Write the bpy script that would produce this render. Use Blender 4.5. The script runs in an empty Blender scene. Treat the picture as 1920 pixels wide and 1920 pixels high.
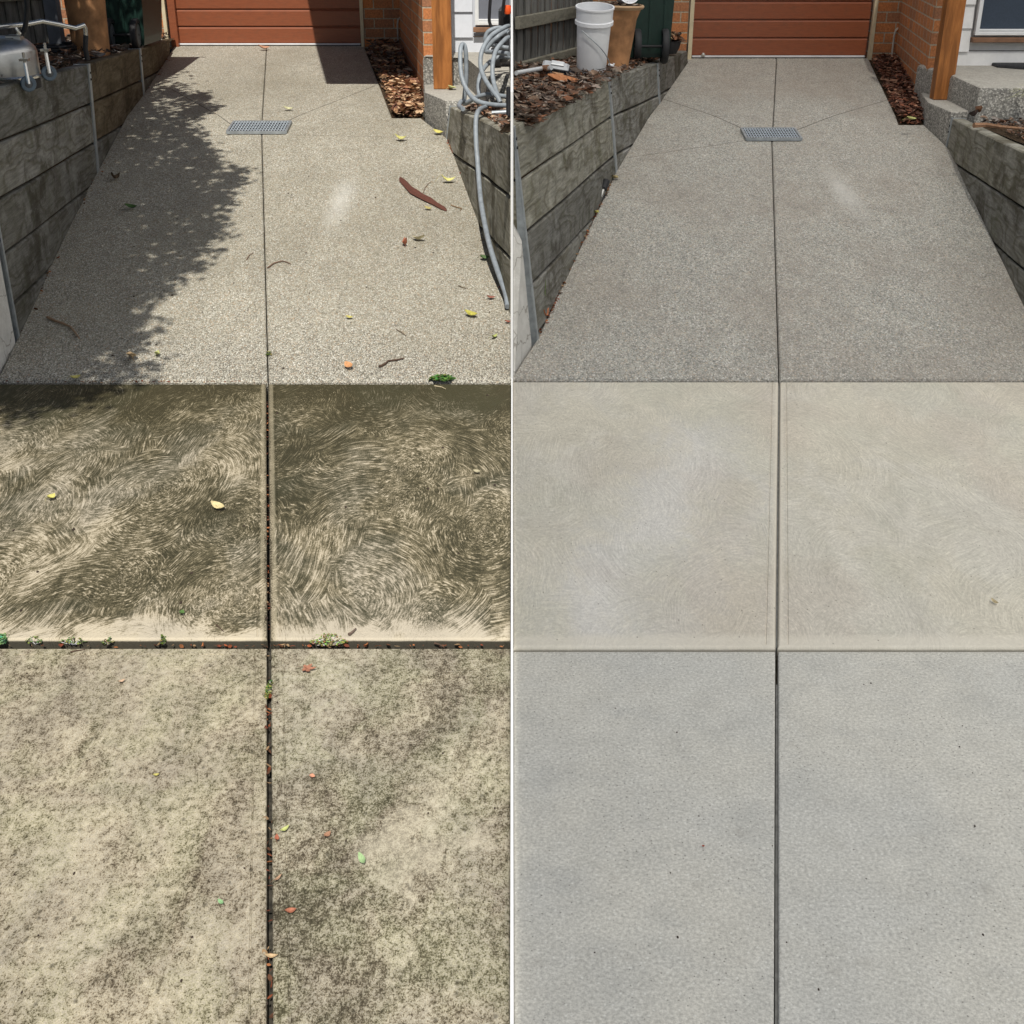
import bpy, math, random
from mathutils import Vector, Matrix
random.seed(7)
R = math.radians
scene = bpy.context.scene

# ------------------------------------------------------------------ camera
F, YH, H = 2300.0, -150.0, 1.9            # focal length and horizon row in 1920-px units, eye height
PITCH = math.atan((960 - YH) / F)
cp, sp = math.cos(PITCH), math.sin(PITCH)
cam = bpy.data.cameras.new('camera')
cam.sensor_width = 36; cam.lens = 36 * F / 1920; cam.clip_start = 0.05; cam.clip_end = 1000
camo = bpy.data.objects.new('camera', cam); scene.collection.objects.link(camo)
camo.location = (0, 0, H); camo.rotation_euler = (math.pi / 2 - PITCH, 0, 0)
scene.camera = camo

# ------------------------------------------------------------------ light
SUN_EL = R(55)
world = bpy.data.worlds.new('World'); scene.world = world; world.use_nodes = True
wt = world.node_tree; bg = wt.nodes['Background']
sky = wt.nodes.new('ShaderNodeTexSky'); sky.sky_type = 'NISHITA'; sky.sun_disc = False
sky.sun_elevation = SUN_EL; sky.sun_rotation = math.pi
wt.links.new(sky.outputs[0], bg.inputs[0]); bg.inputs[1].default_value = 0.05
sun = bpy.data.lights.new('sun', 'SUN'); sun.energy = 4.2; sun.angle = R(0.5); sun.color = (1, .955, .87)
suno = bpy.data.objects.new('sun', sun); scene.collection.objects.link(suno)
DS = Vector((0.0, math.cos(SUN_EL), -math.sin(SUN_EL)))
suno.rotation_euler = DS.to_track_quat('-Z', 'Y').to_euler(); suno.location = (0, -6, 12)
scene.view_settings.view_transform = 'Standard'; scene.view_settings.look = 'None'
scene.view_settings.exposure = 0.25; scene.view_settings.gamma = 1

# ------------------------------------------------------------------ survey helpers
def ray(x, y):
    u = (x - 960) / F; v = (y - 960) / F
    return Vector((u, cp - v * sp, -sp - v * cp))
def atY(x, y, Y):
    d = ray(x, y); t = Y / d.y
    return Vector((d.x * t, Y, H + d.z * t))
def atZ(x, y, z):
    d = ray(x, y); t = (z - H) / d.z
    return Vector((d.x * t, d.y * t, z))
Y0 = atZ(0, 718, 0).y
YG = 9.6
def prof(Y):                               # height of the ground along the way in
    if Y < Y0: return 0.0
    return .13 * (min(Y, YG) - Y0) + .06 * max(0, Y - YG)
def G(x, y):
    a, b = .5, 40.
    for _ in range(50):
        m = (a + b) / 2; P = atY(x, y, m)
        if P.z > prof(m): a = m
        else: b = m
    return atY(x, y, a)
def pxm(P):                                # source pixels per metre at a place
    return F / (P.y * cp - (P.z - H) * sp)

# ------------------------------------------------------------------ objects
COL = scene.collection
def wloc(o):
    v = Vector((0, 0, 0))
    while o: v = v + o.location; o = o.parent
    return v
def tag(o, label=None, cat=None, group=None, kind=None):
    if label: o['label'] = label
    if cat: o['category'] = cat
    if group: o['group'] = group
    if kind: o['kind'] = kind
    return o
def empty(name, loc, label, cat, group=None):
    o = bpy.data.objects.new(name, None); COL.objects.link(o); o.location = loc; o.empty_display_size = .1
    return tag(o, label, cat, group)
class MB:
    def __init__(s): s.v = []; s.f = []; s.c = []
    def add(s, vs, fs, col=None):
        n = len(s.v); s.v += [Vector(v) for v in vs]; s.f += [[i + n for i in f] for f in fs]
        s.c += [col or (1, 1, 1)] * len(fs); return s
    def box(s, c, d, M=None, bev=0):
        x, y, z = [q / 2 for q in d]; c = Vector(c)
        if bev <= 0:
            P = [(-x,-y,-z),(x,-y,-z),(x,y,-z),(-x,y,-z),(-x,-y,z),(x,-y,z),(x,y,z),(-x,y,z)]
            Fc = [(0,3,2,1),(4,5,6,7),(0,1,5,4),(1,2,6,5),(2,3,7,6),(3,0,4,7)]
        else:
            b = min(bev, x * .9, y * .9, z * .9); P = []; Fc = []
            for k, (zz, e) in enumerate(((-z, b), (-z + b, 0), (z - b, 0), (z, b))):
                P += [(-x+e,-y+e,zz),(x-e,-y+e,zz),(x-e,y-e,zz),(-x+e,y-e,zz)]
            Fc = [(0,3,2,1),(12,13,14,15)]
            for k in range(3):
                for j in range(4):
                    Fc.append((k*4+j, k*4+(j+1)%4, k*4+4+(j+1)%4, k*4+4+j))
        P = [Vector(p) for p in P]
        if M: P = [M @ p for p in P]
        return s.add([p + c for p in P], Fc)
    def hexa(s, b4, t4):                   # eight corners: bottom loop, top loop
        return s.add(list(b4) + list(t4), [(0,3,2,1),(4,5,6,7),(0,1,5,4),(1,2,6,5),(2,3,7,6),(3,0,4,7)])
    def tube(s, pts, r, n=8, cap=True):
        pts = [Vector(p) for p in pts]; rs = r if isinstance(r, (list, tuple)) else [r] * len(pts)
        vs = []; fs = []; u = None
        for i, p in enumerate(pts):
            t = (pts[min(i+1, len(pts)-1)] - pts[max(i-1, 0)])
            if t.length < 1e-9: t = Vector((0, 0, 1))
            t.normalize()
            if u is None: u = t.orthogonal().normalized()
            u = (u - t * u.dot(t)); u = u.normalized() if u.length > 1e-6 else t.orthogonal().normalized()
            w = t.cross(u)
            for k in range(n):
                a = 2 * math.pi * k / n; vs.append(p + (u * math.cos(a) + w * math.sin(a)) * rs[i])
        for i in range(len(pts) - 1):
            for k in range(n):
                fs.append((i*n+k, i*n+(k+1)%n, (i+1)*n+(k+1)%n, (i+1)*n+k))
        if cap: fs.append(tuple(range(n))[::-1]); fs.append(tuple(range((len(pts)-1)*n, len(pts)*n)))
        return s.add(vs, fs)
    def lathe(s, prof_, c, n=32, M=None):  # profile of (radius, height)
        vs = []; fs = []; c = Vector(c)
        for (r, z) in prof_:
            for k in range(n):
                a = 2 * math.pi * k / n; p = Vector((r * math.cos(a), r * math.sin(a), z))
                vs.append((M @ p if M else p) + c)
        for i in range(len(prof_) - 1):
            for k in range(n):
                fs.append((i*n+k, i*n+(k+1)%n, (i+1)*n+(k+1)%n, (i+1)*n+k))
        return s.add(vs, fs)
    def build(s, name, mat, parent=None, smooth=False, cols=False, **tg):
        off = wloc(parent) if parent else Vector((0, 0, 0))
        me = bpy.data.meshes.new(name); me.from_pydata([tuple(v - off) for v in s.v], [], s.f); me.update()
        me.materials.append(mat)
        if smooth:
            me.polygons.foreach_set('use_smooth', [True] * len(me.polygons))
            try: me.set_sharp_from_angle(angle=R(38))
            except Exception: pass
        if cols:
            at = me.color_attributes.new('Hue', 'FLOAT_COLOR', 'CORNER'); buf = []
            for p, c in zip(me.polygons, s.c): buf += (list(c) + [1]) * len(p.vertices)
            at.data.foreach_set('color', buf)
        o = bpy.data.objects.new(name, me); COL.objects.link(o); o.parent = parent
        return tag(o, **tg) if tg else o
def copy_tree(o, parent=None):
    c = o.copy(); COL.objects.link(c); c.parent = parent
    for ch in o.children: copy_tree(ch, c)
    return c

# ------------------------------------------------------------------ node helper
class T:
    def __init__(s, name):
        s.m = bpy.data.materials.new(name); s.m.use_nodes = True; s.t = s.m.node_tree
        s.b = s.t.nodes['Principled BSDF']
        s.co = s.t.nodes.new('ShaderNodeTexCoord').outputs['Object']
    def n(s, k, **p):
        q = s.t.nodes.new(k)
        for a, b in p.items(): setattr(q, a, b)
        return q
    def put(s, sock, v):
        if hasattr(v, 'is_output') or hasattr(v, 'links'): s.t.links.new(v, sock)
        elif isinstance(v, (tuple, list)) and sock.type == 'RGBA': sock.default_value = tuple(v)[:3] + (1,)
        else: sock.default_value = v
    def math(s, op, a, b=0.0, c=0.0, clamp=False):
        q = s.n('ShaderNodeMath', operation=op, use_clamp=clamp)
        for i, v in enumerate((a, b, c)): s.put(q.inputs[i], v)
        return q.outputs[0]
    def vm(s, op, a, b=(0, 0, 0), sc=1.0):
        q = s.n('ShaderNodeVectorMath', operation=op); s.put(q.inputs[0], a); s.put(q.inputs[1], b)
        if op == 'SCALE': s.put(q.inputs[3], sc)
        return q.outputs['Value'] if op in ('LENGTH', 'DISTANCE', 'DOT_PRODUCT') else q.outputs[0]
    def noise(s, v, sc, det=2, ro=.5, di=0.0, dim='3D', col=False):
        q = s.n('ShaderNodeTexNoise', noise_dimensions=dim)
        s.put(q.inputs['Vector'], v); s.put(q.inputs['Scale'], sc); s.put(q.inputs['Detail'], det)
        s.put(q.inputs['Roughness'], ro); s.put(q.inputs['Distortion'], di)
        return q.outputs[1 if col else 0]
    def vor(s, v, sc, feat='F1', dim='2D', rnd=1.0):
        q = s.n('ShaderNodeTexVoronoi', feature=feat, voronoi_dimensions=dim)
        s.put(q.inputs['Vector'], v); s.put(q.inputs['Scale'], sc); s.put(q.inputs['Randomness'], rnd)
        return q
    def map(s, v, a, b, c=0.0, d=1.0, sm=False):
        q = s.n('ShaderNodeMapRange'); q.interpolation_type = 'SMOOTHSTEP' if sm else 'LINEAR'
        for i, x in enumerate((v, a, b, c, d)): s.put(q.inputs[i], x)
        return q.outputs[0]
    def mix(s, f, a, b, mode='MIX'):
        q = s.n('ShaderNodeMix', data_type='RGBA', blend_type=mode)
        s.put(q.inputs[0], f); s.put(q.inputs[6], a); s.put(q.inputs[7], b); return q.outputs[2]
    def ramp(s, f, st, con=False):
        q = s.n('ShaderNodeValToRGB'); e = q.color_ramp.elements
        if con: q.color_ramp.interpolation = 'CONSTANT'
        while len(e) < len(st): e.new(.5)
        for i, (p, c) in enumerate(st): e[i].position = p; e[i].color = tuple(c)[:3] + (1,)
        s.put(q.inputs[0], f); return q.outputs[0]
    def xyz(s, v):
        q = s.n('ShaderNodeSeparateXYZ'); s.put(q.inputs[0], v); return q.outputs
    def comb(s, x, y, z=0.0):
        q = s.n('ShaderNodeCombineXYZ'); s.put(q.inputs[0], x); s.put(q.inputs[1], y); s.put(q.inputs[2], z); return q.outputs[0]
    def bump(s, h, st=.3, d=.01):
        q = s.n('ShaderNodeBump'); s.put(q.inputs['Strength'], st); s.put(q.inputs['Distance'], d); s.put(q.inputs['Height'], h)
        s.t.links.new(q.outputs[0], s.b.inputs['Normal'])
    def out(s, col, rough=.8, metal=0.0, spec=.3):
        s.put(s.b.inputs['Base Color'], col); s.put(s.b.inputs['Roughness'], rough); s.put(s.b.inputs['Metallic'], metal)
        s.b.inputs['Specular IOR Level'].default_value = spec
        return s.m

def plain(name, col, rough=.5, metal=0.0, var=.12, spec=.4, sc=14, bump=0.0):
    t = T(name); n = t.noise(t.co, sc, 4, .6)
    dk = tuple(c * (1 - 2 * var) for c in col); lt = tuple(min(1, c * (1 + 1.5 * var)) for c in col)
    if bump: t.bump(n, bump, .01)
    return t.out(t.mix(t.map(n, .3, .7), dk, lt), rough, metal, spec)

# ------------------------------------------------------------------ materials: concrete
def mat_mouldy(name, amount, base, off):
    t = T(name); co = t.vm('ADD', t.vm('MULTIPLY', t.co, (1, .68, 1)), (off, off * 1.7, 0))
    warp = t.vm('SCALE', t.vm('SUBTRACT', t.noise(co, 3.2, 4, .65, col=True), (.5, .5, .5)), sc=.40)
    cw = t.vm('ADD', co, warp)
    rot = t.vm('ADD', t.vm('MULTIPLY', cw, (1.35, .55, 1)), t.vm('MULTIPLY', t.comb(t.xyz(cw)[1], 0.0, 0.0), (-.30, 0, 0)))
    big = t.noise(rot, 3.0, 5, .66)
    mid = t.noise(cw, 15, 5, .72)
    f2 = t.noise(co, 58, 4, .8); fine = t.noise(co, 190, 3, .85)
    base2 = t.mix(t.map(t.noise(cw, 5, 4, .65), .35, .65), tuple(c * 1.08 for c in base), tuple(c * k for c, k in zip(base, (.80, .80, .84))))
    grain = t.map(t.noise(co, 190, 3, .9), .37, .63, .60, 1.38)
    base2 = t.mix(1.0, base2, t.comb(grain, grain, grain), 'MULTIPLY')
    # grime of many tones: broad film plus grit of several sizes
    film = t.math('ADD', t.math('MULTIPLY', t.math('SUBTRACT', big, .5), 2.3), t.math('MULTIPLY', t.math('SUBTRACT', mid, .5), 1.9))
    g3 = t.noise(co, 330, 2, .8)
    q = t.math('ADD', t.math('ADD', t.math('MULTIPLY', t.math('SUBTRACT', fine, .5), 6.4), t.math('MULTIPLY', t.math('SUBTRACT', f2, .5), 3.8)), t.math('MULTIPLY', t.math('SUBTRACT', g3, .5), 2.5))
    q = t.math('ADD', q, film); m1 = t.map(q, -.65 - amount * 2.0, 1.25 - amount * 1.7)
    dk = t.mix(t.map(t.noise(cw, 7, 3), .4, .62), (.85, .80, .75), (.80, .86, .68))
    tone = t.ramp(m1, [(0, (1.12, 1.12, 1.12)), (.35, (.95, .95, .93)), (.55, (.62, .60, .57)), (.75, (.30, .285, .25)), (1, (.12, .11, .10))])
    c = t.mix(1.0, base2, tone, 'MULTIPLY'); c = t.mix(m1, c, t.mix(1.0, c, dk, 'MULTIPLY'))
    # pale rubbed streaks
    pal = t.map(t.noise(t.vm('ADD', rot, (4, 9, 0)), 2.6, 5, .72, .4), .58, .68, sm=True)
    c = t.mix(t.math('MULTIPLY', pal, .40), c, tuple(q * 1.22 for q in base))
    v = t.vor(co, 26); dot = t.map(t.math('ADD', v.outputs['Distance'], t.math('MULTIPLY', fine, .1)), .10, .2, 1, 0)
    dot = t.math('MULTIPLY', dot, t.map(t.xyz(v.outputs['Color'])[0], .80, .84))
    c = t.mix(t.math('MULTIPLY', dot, .6), c, (.045, .04, .028))
    cr = t.vor(t.vm('ADD', cw, t.vm('SCALE', t.noise(co, 22, 3, .6, col=True), sc=.06)), 12, 'DISTANCE_TO_EDGE')
    crm = t.math('MULTIPLY', t.map(cr.outputs['Distance'], .01, .03, 1, 0), t.map(t.noise(co, 3.1, 2), .46, .6))
    c = t.mix(t.math('MULTIPLY', crm, .35), c, (.09, .075, .05))
    t.bump(t.math('ADD', t.math('MULTIPLY', fine, .8), t.math('MULTIPLY', f2, .4)), .35, .003)
    return t.out(c, .9, spec=.2)

def swirl(t, co, s, off, per):
    c0 = t.vm('ADD', co, off)
    c0 = t.vm('ADD', c0, t.vm('SCALE', t.vm('SUBTRACT', t.noise(c0, 3, 1, .5, col=True), (.5, .5, .5)), sc=.10))
    v = t.vor(t.vm('ADD', c0, t.vm('SCALE', t.vm('SUBTRACT', t.noise(c0, 5, 2, .6, col=True), (.5, .5, .5)), sc=.22)), s)
    j = t.vm('SCALE', t.vm('SUBTRACT', v.outputs['Color'], (.5, .5, .5)), sc=.62 / s)
    d = t.vm('MULTIPLY', t.vm('SUBTRACT', c0, t.vm('ADD', v.outputs['Position'], j)), (1, 1, 0))
    r = t.vm('LENGTH', d); x = t.xyz(d); a = t.math('ARCTAN2', x[1], x[0])
    u = t.comb(t.math('MULTIPLY', r, 1.0 / per), t.math('MULTIPLY', a, 4.2), t.math('MULTIPLY', t.xyz(v.outputs['Color'])[2], 40))
    st = t.noise(u, 1.0, 2, .62)
    u2 = t.comb(t.math('MULTIPLY', r, 1.9 / per), t.math('MULTIPLY', a, 9.5), 3.0)
    u3 = t.comb(t.math('MULTIPLY', r, .62 / per), t.math('MULTIPLY', a, 3.2), 7.0)
    n3 = t.noise(u3, 1.0, 1, .5, .25)
    rg = t.math('SUBTRACT', 1.0, t.math('MULTIPLY', t.math('ABSOLUTE', t.math('SUBTRACT', n3, .5)), 11.0), clamp=True)
    rg = t.math('MULTIPLY', rg, t.map(t.noise(u2, .55, 2, .6), .40, .60))
    return t.math('ADD', t.math('ADD', t.math('MULTIPLY', st, .50), t.math('MULTIPLY', t.noise(u2, 1.0, 3, .7), .40)), t.math('ADD', t.math('MULTIPLY', rg, .22), .015))

def seg(t, co, A, B, w):                   # mask of a saw cut from A to B
    A = Vector((A[0], A[1], 0)); B = Vector((B[0], B[1], 0)); d = (B - A); L = d.length; d /= L
    q = t.vm('MULTIPLY', t.vm('SUBTRACT', co, tuple(A)), (1, 1, 0))
    u = t.vm('DOT_PRODUCT', q, tuple(d)); n = t.vm('DOT_PRODUCT', q, (-d.y, d.x, 0))
    m = t.map(t.math('ABSOLUTE', n), w * .5, w, 1, 0)
    return t.math('MULTIPLY', m, t.math('MULTIPLY', t.math('GREATER_THAN', u, 0), t.math('LESS_THAN', u, L)))

def jpt(x, y): p = atZ(x, y, .015); return (p.x, p.y)
cm_a, cm_b = jpt(504, 1210), jpt(501, 722)
cr_a, cr_b = jpt(1456.5, 1230), jpt(1461, 714)
cm_d = (cm_b[0] - cm_a[0], cm_b[1] - cm_a[1])
cm_a, cm_b = (cm_a[0] - cm_d[0] * .05, cm_a[1] - cm_d[1] * .05), (cm_b[0] + cm_d[0] * .05, cm_b[1] + cm_d[1] * .05)
def mat_swirl(name, clean, off, dirty=0.0):
    t = T(name); co = t.vm('MULTIPLY', t.co, (1, .55, 1)); per = .0056
    a = swirl(t, co, 2.3, (off, 0, 0), per); b = swirl(t, co, 3.1, (5.3 + off, 2.1, 0), per)
    sel = t.map(t.noise(t.vm('ADD', co, (off * 3, 1, 0)), 3.2, 2, .5), .46, .54, sm=True)
    st = t.math('ADD', t.math('MULTIPLY', a, t.math('SUBTRACT', 1.0, sel)), t.math('MULTIPLY', b, sel))
    cw = t.vm('ADD', co, t.vm('SCALE', t.noise(co, 3, 3, .6, col=True), sc=.3))
    big = t.noise(t.vm('ADD', cw, (off, 4, 0)), 2.1, 4, .6)
    mid = t.noise(cw, 9, 4, .65); fine = t.noise(co, 200, 3, .75)
    y = t.xyz(t.co)[1]; YF = atZ(500, 1205, .015).y
    if clean:
        base = t.mix(t.map(big, .38, .62), (.585, .55, .458), (.53, .50, .42))
        # pale wear on the left slab, where the trowel ridges show
        ef = t.map(t.math('ADD', big, t.math('MULTIPLY', mid, .35)), .60, .80, sm=True)
        x = t.xyz(co)[0]
        def patch(A, B, w0, w1, am):
            A = Vector((A[0], A[1], 0)); B = Vector((B[0], B[1], 0)); d = B - A; L = d.length; d /= L
            q = t.vm('MULTIPLY', t.vm('SUBTRACT', t.co, tuple(A)), (1, 1, 0)); u = t.vm('DOT_PRODUCT', q, tuple(d)); uc = t.math('MINIMUM', t.math('MAXIMUM', u, 0.0), L)
            rem = t.vm('SUBTRACT', q, t.vm('SCALE', tuple(d), sc=uc)); ds = t.vm('LENGTH', t.vm('MULTIPLY', rem, (1, .5, 0)))
            ds = t.math('ADD', ds, t.math('MULTIPLY', t.math('SUBTRACT', mid, .5), .45)); ds = t.math('ADD', ds, t.math('MULTIPLY', t.math('SUBTRACT', st, .5), .22))
            return t.math('MULTIPLY', t.map(ds, w0, w1, 1, 0, sm=True), am)
        blob = t.math('MAXIMUM', patch(jpt(1120, 1120), jpt(1330, 850), .02, .30, 1.0), patch(jpt(1250, 1150), jpt(1420, 950), .0, .18, .6))
        base = t.mix(t.math('MULTIPLY', t.math('MAXIMUM', t.math('MULTIPLY', ef, .3), blob), .62), base, (.655, .645, .625))
        base = t.mix(t.math('MULTIPLY', t.map(t.noise(cw, 1.7, 3), .50, .64), .42), base, (.49, .43, .36))
        base = t.mix(t.math('MULTIPLY', t.map(t.noise(t.vm('ADD', cw, (7, 2, 0)), 2.6, 4, .6), .50, .66), .45), base, (.485, .475, .395))
        k = t.map(st, .35, .65, .86, 1.10)
        g = t.map(t.noise(co, 120, 3, .8), .3, .7, .84, 1.14); g = t.math('MULTIPLY', g, t.map(mid, .3, .7, .93, 1.06)); k = t.math('MULTIPLY', k, g)
        c = t.mix(1.0, base, t.comb(k, k, k), 'MULTIPLY')
        gb = seg(t, t.co, cr_a, cr_b, .0235); c = t.mix(t.math('MULTIPLY', gb, .55), c, (.66, .61, .51)); c = t.mix(t.math('MULTIPLY', seg(t, t.co, cr_a, cr_b, .0075), .7), c, (.30, .27, .22))
        lip = t.map(t.math('ADD', y, t.math('MULTIPLY', mid, .06)), YF + .085, YF + .05, 0, 1)
        c = t.mix(t.math('MULTIPLY', lip, .6), c, (.66, .62, .53))
        v = t.vor(co, 30); dot = t.math('MULTIPLY', t.map(v.outputs['Distance'], .04, .08, 1, 0), t.map(t.xyz(v.outputs['Color'])[0], .85, .88))
        c = t.mix(t.math('MULTIPLY', dot, .6), c, (.1, .09, .07))
        z = t.xyz(t.co)[2]; c = t.mix(t.map(t.math('ADD', z, t.math('MULTIPLY', mid, .006)), .010, .005, 0, .7), c, (.16, .145, .115))
        t.bump(t.math('ADD', st, t.math('MULTIPLY', fine, .4)), .35, .006)
        return t.out(c, .85, spec=.25)
    dirt = t.math('ADD', t.math('MULTIPLY', big, .95), t.math('MULTIPLY', mid, .75))
    back = t.map(y, Y0 - .75, Y0 - .05, 0, .34, sm=True)
    front = t.map(t.math('ADD', y, t.math('MULTIPLY', mid, .25)), YF + .08, YF + .30, -.9, 0, sm=True)
    dd = t.math('ADD', t.math('ADD', dirt, back), front)
    # dirt film of many tones, caught between the trowel ridges
    q = t.math('ADD', t.math('MULTIPLY', t.math('SUBTRACT', .5, st), 2.6), t.math('MULTIPLY', t.math('ADD', dd, dirty - .84), 1.35))
    q = t.math('ADD', q, t.math('MULTIPLY', t.math('SUBTRACT', fine, .5), 1.1))
    q = t.math('ADD', q, t.math('MULTIPLY', t.math('SUBTRACT', t.noise(co, 45, 4, .75), .5), .9))
    mask = t.map(q, -.50, .48, 0, 1)
    tone = t.ramp(mask, [(0, (.50, .44, .33)), (.25, (.36, .31, .22)), (.5, (.17, .145, .09)), (.72, (.085, .074, .042)), (1, (.040, .036, .019))])
    tone = t.mix(t.math('MULTIPLY', t.map(t.noise(cw, 3.4, 3), .48, .64), .35), tone, t.mix(mask, (.36, .33, .29), (.05, .055, .03)))
    tone = t.mix(t.map(y, Y0 - .9, Y0 - .2, 0, .35), tone, t.mix(mask, (.25, .21, .12), (.06, .048, .02)))
    # tooled border beside the centre joint
    bd = t.math('MULTIPLY', seg(t, t.co, (cm_a[0], cm_a[1]), (cm_b[0], cm_b[1]), .0225), 1.0)
    spk = t.map(t.math('ADD', fine, t.math('MULTIPLY', mid, .5)), .70, .82)
    nj = t.math('MULTIPLY', seg(t, t.co, cm_a, cm_b, .009), .6); bcol = t.mix(t.math('MAXIMUM', spk, nj), (.33, .285, .20), (.06, .05, .03))
    bcol = t.mix(t.map(y, YF + .6, Y0 - .5, 0, .55), bcol, (.10, .085, .05))
    c = t.mix(bd, tone, bcol)
    ed = t.math('SUBTRACT', seg(t, t.co, cm_a, cm_b, .0275), seg(t, t.co, cm_a, cm_b, .0225), clamp=True)
    c = t.mix(t.math('MULTIPLY', ed, .8), c, (.50, .44, .31))
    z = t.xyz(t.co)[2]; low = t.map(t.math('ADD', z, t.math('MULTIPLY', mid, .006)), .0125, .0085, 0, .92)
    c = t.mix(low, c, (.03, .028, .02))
    t.bump(t.math('ADD', t.math('MULTIPLY', st, 1.2), t.math('MULTIPLY', fine, .4)), .7, .006)
    return t.out(c, t.map(mask, 0, 1, .9, .7), spec=.25)

def mat_aggregate(name, clean, cuts=(), blob=None):
    t = T(name); co = t.vm('MULTIPLY', t.co, (1, .55, 1))
    wc = t.vm('ADD', co, t.vm('SCALE', t.noise(co, 90, 2, .6, col=True), sc=.006))
    v = t.vor(wc, 165 if clean else 165, dim='3D'); d = v.outputs['Distance']; rc = t.xyz(v.outputs['Color'])
    v2 = t.vor(t.vm('ADD', wc, (1.3, 2.2, 0)), 80, dim='3D'); r2 = t.xyz(v2.outputs['Color'])
    if clean:
        peb = t.ramp(rc[0], [(0, (.16, .158, .142)), (.2, (.325, .318, .285)), (.5, (.42, .412, .37)), (.72, (.51, .50, .455)), (.9, (.48, .40, .31)), (.96, (.70, .68, .64))])
        matrix = (.245, .243, .218); lo, hi, kk = .42, .78, .75
    else:
        peb = t.ramp(rc[0], [(0, (.20, .18, .14)), (.15, (.35, .33, .265)), (.45, (.455, .43, .36)), (.7, (.55, .53, .455)), (.88, (.40, .30, .20)), (.94, (.72, .70, .63))])
        matrix = (.175, .162, .125); lo, hi, kk = .38, .78, .72
    edge = t.map(d, lo, hi)
    c = t.mix(t.math('MULTIPLY', edge, kk), peb, matrix)
    bigp = t.math('MULTIPLY', t.map(v2.outputs['Distance'], .30, .42, 1, 0), t.map(r2[0], .72, .75))
    c = t.mix(t.math('MULTIPLY', bigp, .8), c, t.ramp(r2[1], [(0, (.62, .6, .54)), (.5, (.5, .46, .38)), (.8, (.24, .22, .2))]))
    big = t.noise(co, 1.6, 5, .62); mid = t.noise(co, 8, 4, .7)
    if clean:
        c = t.mix(t.math('MULTIPLY', t.map(big, .42, .62), .35), c, (.30, .255, .21))
        k = t.map(mid, .3, .7, .90, 1.08); c = t.mix(1.0, c, t.comb(k, k, k), 'MULTIPLY')
    else:
        stain = t.map(t.math('ADD', big, t.math('MULTIPLY', mid, .5)), .66, .92)
        c = t.mix(t.math('MULTIPLY', stain, .35), c, (.17, .15, .105))
        k = t.map(mid, .3, .7, .86, 1.12); c = t.mix(1.0, c, t.comb(k, k, k), 'MULTIPLY')
        yy = t.xyz(t.co)[1]                 # grime washed down to the foot of the ramp and along its left side
        ft = t.map(t.math('ADD', yy, t.math('MULTIPLY', mid, .5)), Y0 + .35, Y0 + .95, .5, 0)
        c = t.mix(ft, c, t.mix(edge, t.mix(.35, peb, (.4, .38, .34)), (.05, .045, .04)))
    if blob is not None:
        q = t.vm('SUBTRACT', t.co, tuple(blob)); q = t.vm('MULTIPLY', q, (8.5, 1.5, 0))
        bm = t.map(t.math('ADD', t.vm('LENGTH', q), t.math('MULTIPLY', t.noise(co, 11, 4, .7), .9)), .35, 1.5, 1, 0, sm=True)
        c = t.mix(t.math('MULTIPLY', bm, .50), c, (.66, .65, .61))
    for (A, B, w) in cuts:
        c = t.mix(t.math('MULTIPLY', seg(t, t.vm('ADD', t.co, t.vm('SCALE', t.noise(co, 30, 2, .6, col=True), sc=.006)), A, B, w), .85), c, (.05, .04, .03))
    t.bump(t.math('SUBTRACT', 1.0, edge), .7, .004)
    return t.out(c, .75, spec=.35)

def mat_smooth_grey(name, off):
    t = T(name); co = t.vm('ADD', t.co, (off, off, 0))
    big = t.noise(co, 1.9, 4, .6); mid = t.noise(co, 10, 4, .7); fine = t.noise(co, 260, 3, .7)
    c = t.mix(t.map(big, .38, .62), (.525, .512, .462), (.492, .487, .452))
    c = t.mix(t.math('MULTIPLY', t.map(t.noise(t.vm('ADD', co, (3, 3, 0)), 4, 5, .7, .3), .5, .66), .3), c, (.37, .375, .36))
    k = t.math('MULTIPLY', t.map(mid, .3, .7, .92, 1.07), t.map(t.noise(co, 125, 4, .85), .36, .64, .70, 1.24))
    c = t.mix(1.0, c, t.comb(k, k, k), 'MULTIPLY')
    v = t.vor(co, 46); dot = t.math('MULTIPLY', t.map(v.outputs['Distance'], .05, .11, 1, 0), t.map(t.xyz(v.outputs['Color'])[0], .62, .68))
    dot = t.math('MULTIPLY', dot, t.map(t.noise(co, 2.4, 2), .36, .54))
    c = t.mix(t.math('MULTIPLY', dot, .75), c, (.09, .085, .075))
    w = t.vor(t.vm('ADD', co, (2, 5, 0)), 75); wf = t.math('MULTIPLY', t.map(w.outputs['Distance'], .14, .22, 1, 0), t.map(t.xyz(w.outputs['Color'])[1], .86, .9))
    c = t.mix(t.math('MULTIPLY', wf, .6), c, (.68, .68, .64))
    s2 = t.vor(t.vm('ADD', co, (8, 3, 0)), 5.5); sm_ = t.math('MULTIPLY', t.map(t.math('ADD', s2.outputs['Distance'], t.math('MULTIPLY', mid, .1)), .08, .16, 1, 0), t.map(t.xyz(s2.outputs['Color'])[1], .55, .6))
    c = t.mix(t.math('MULTIPLY', sm_, .18), c, (.25, .23, .2))
    t.bump(t.math('ADD', fine, t.math('MULTIPLY', mid, .4)), .1, .002)
    return t.out(c, .85, spec=.25)

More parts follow.
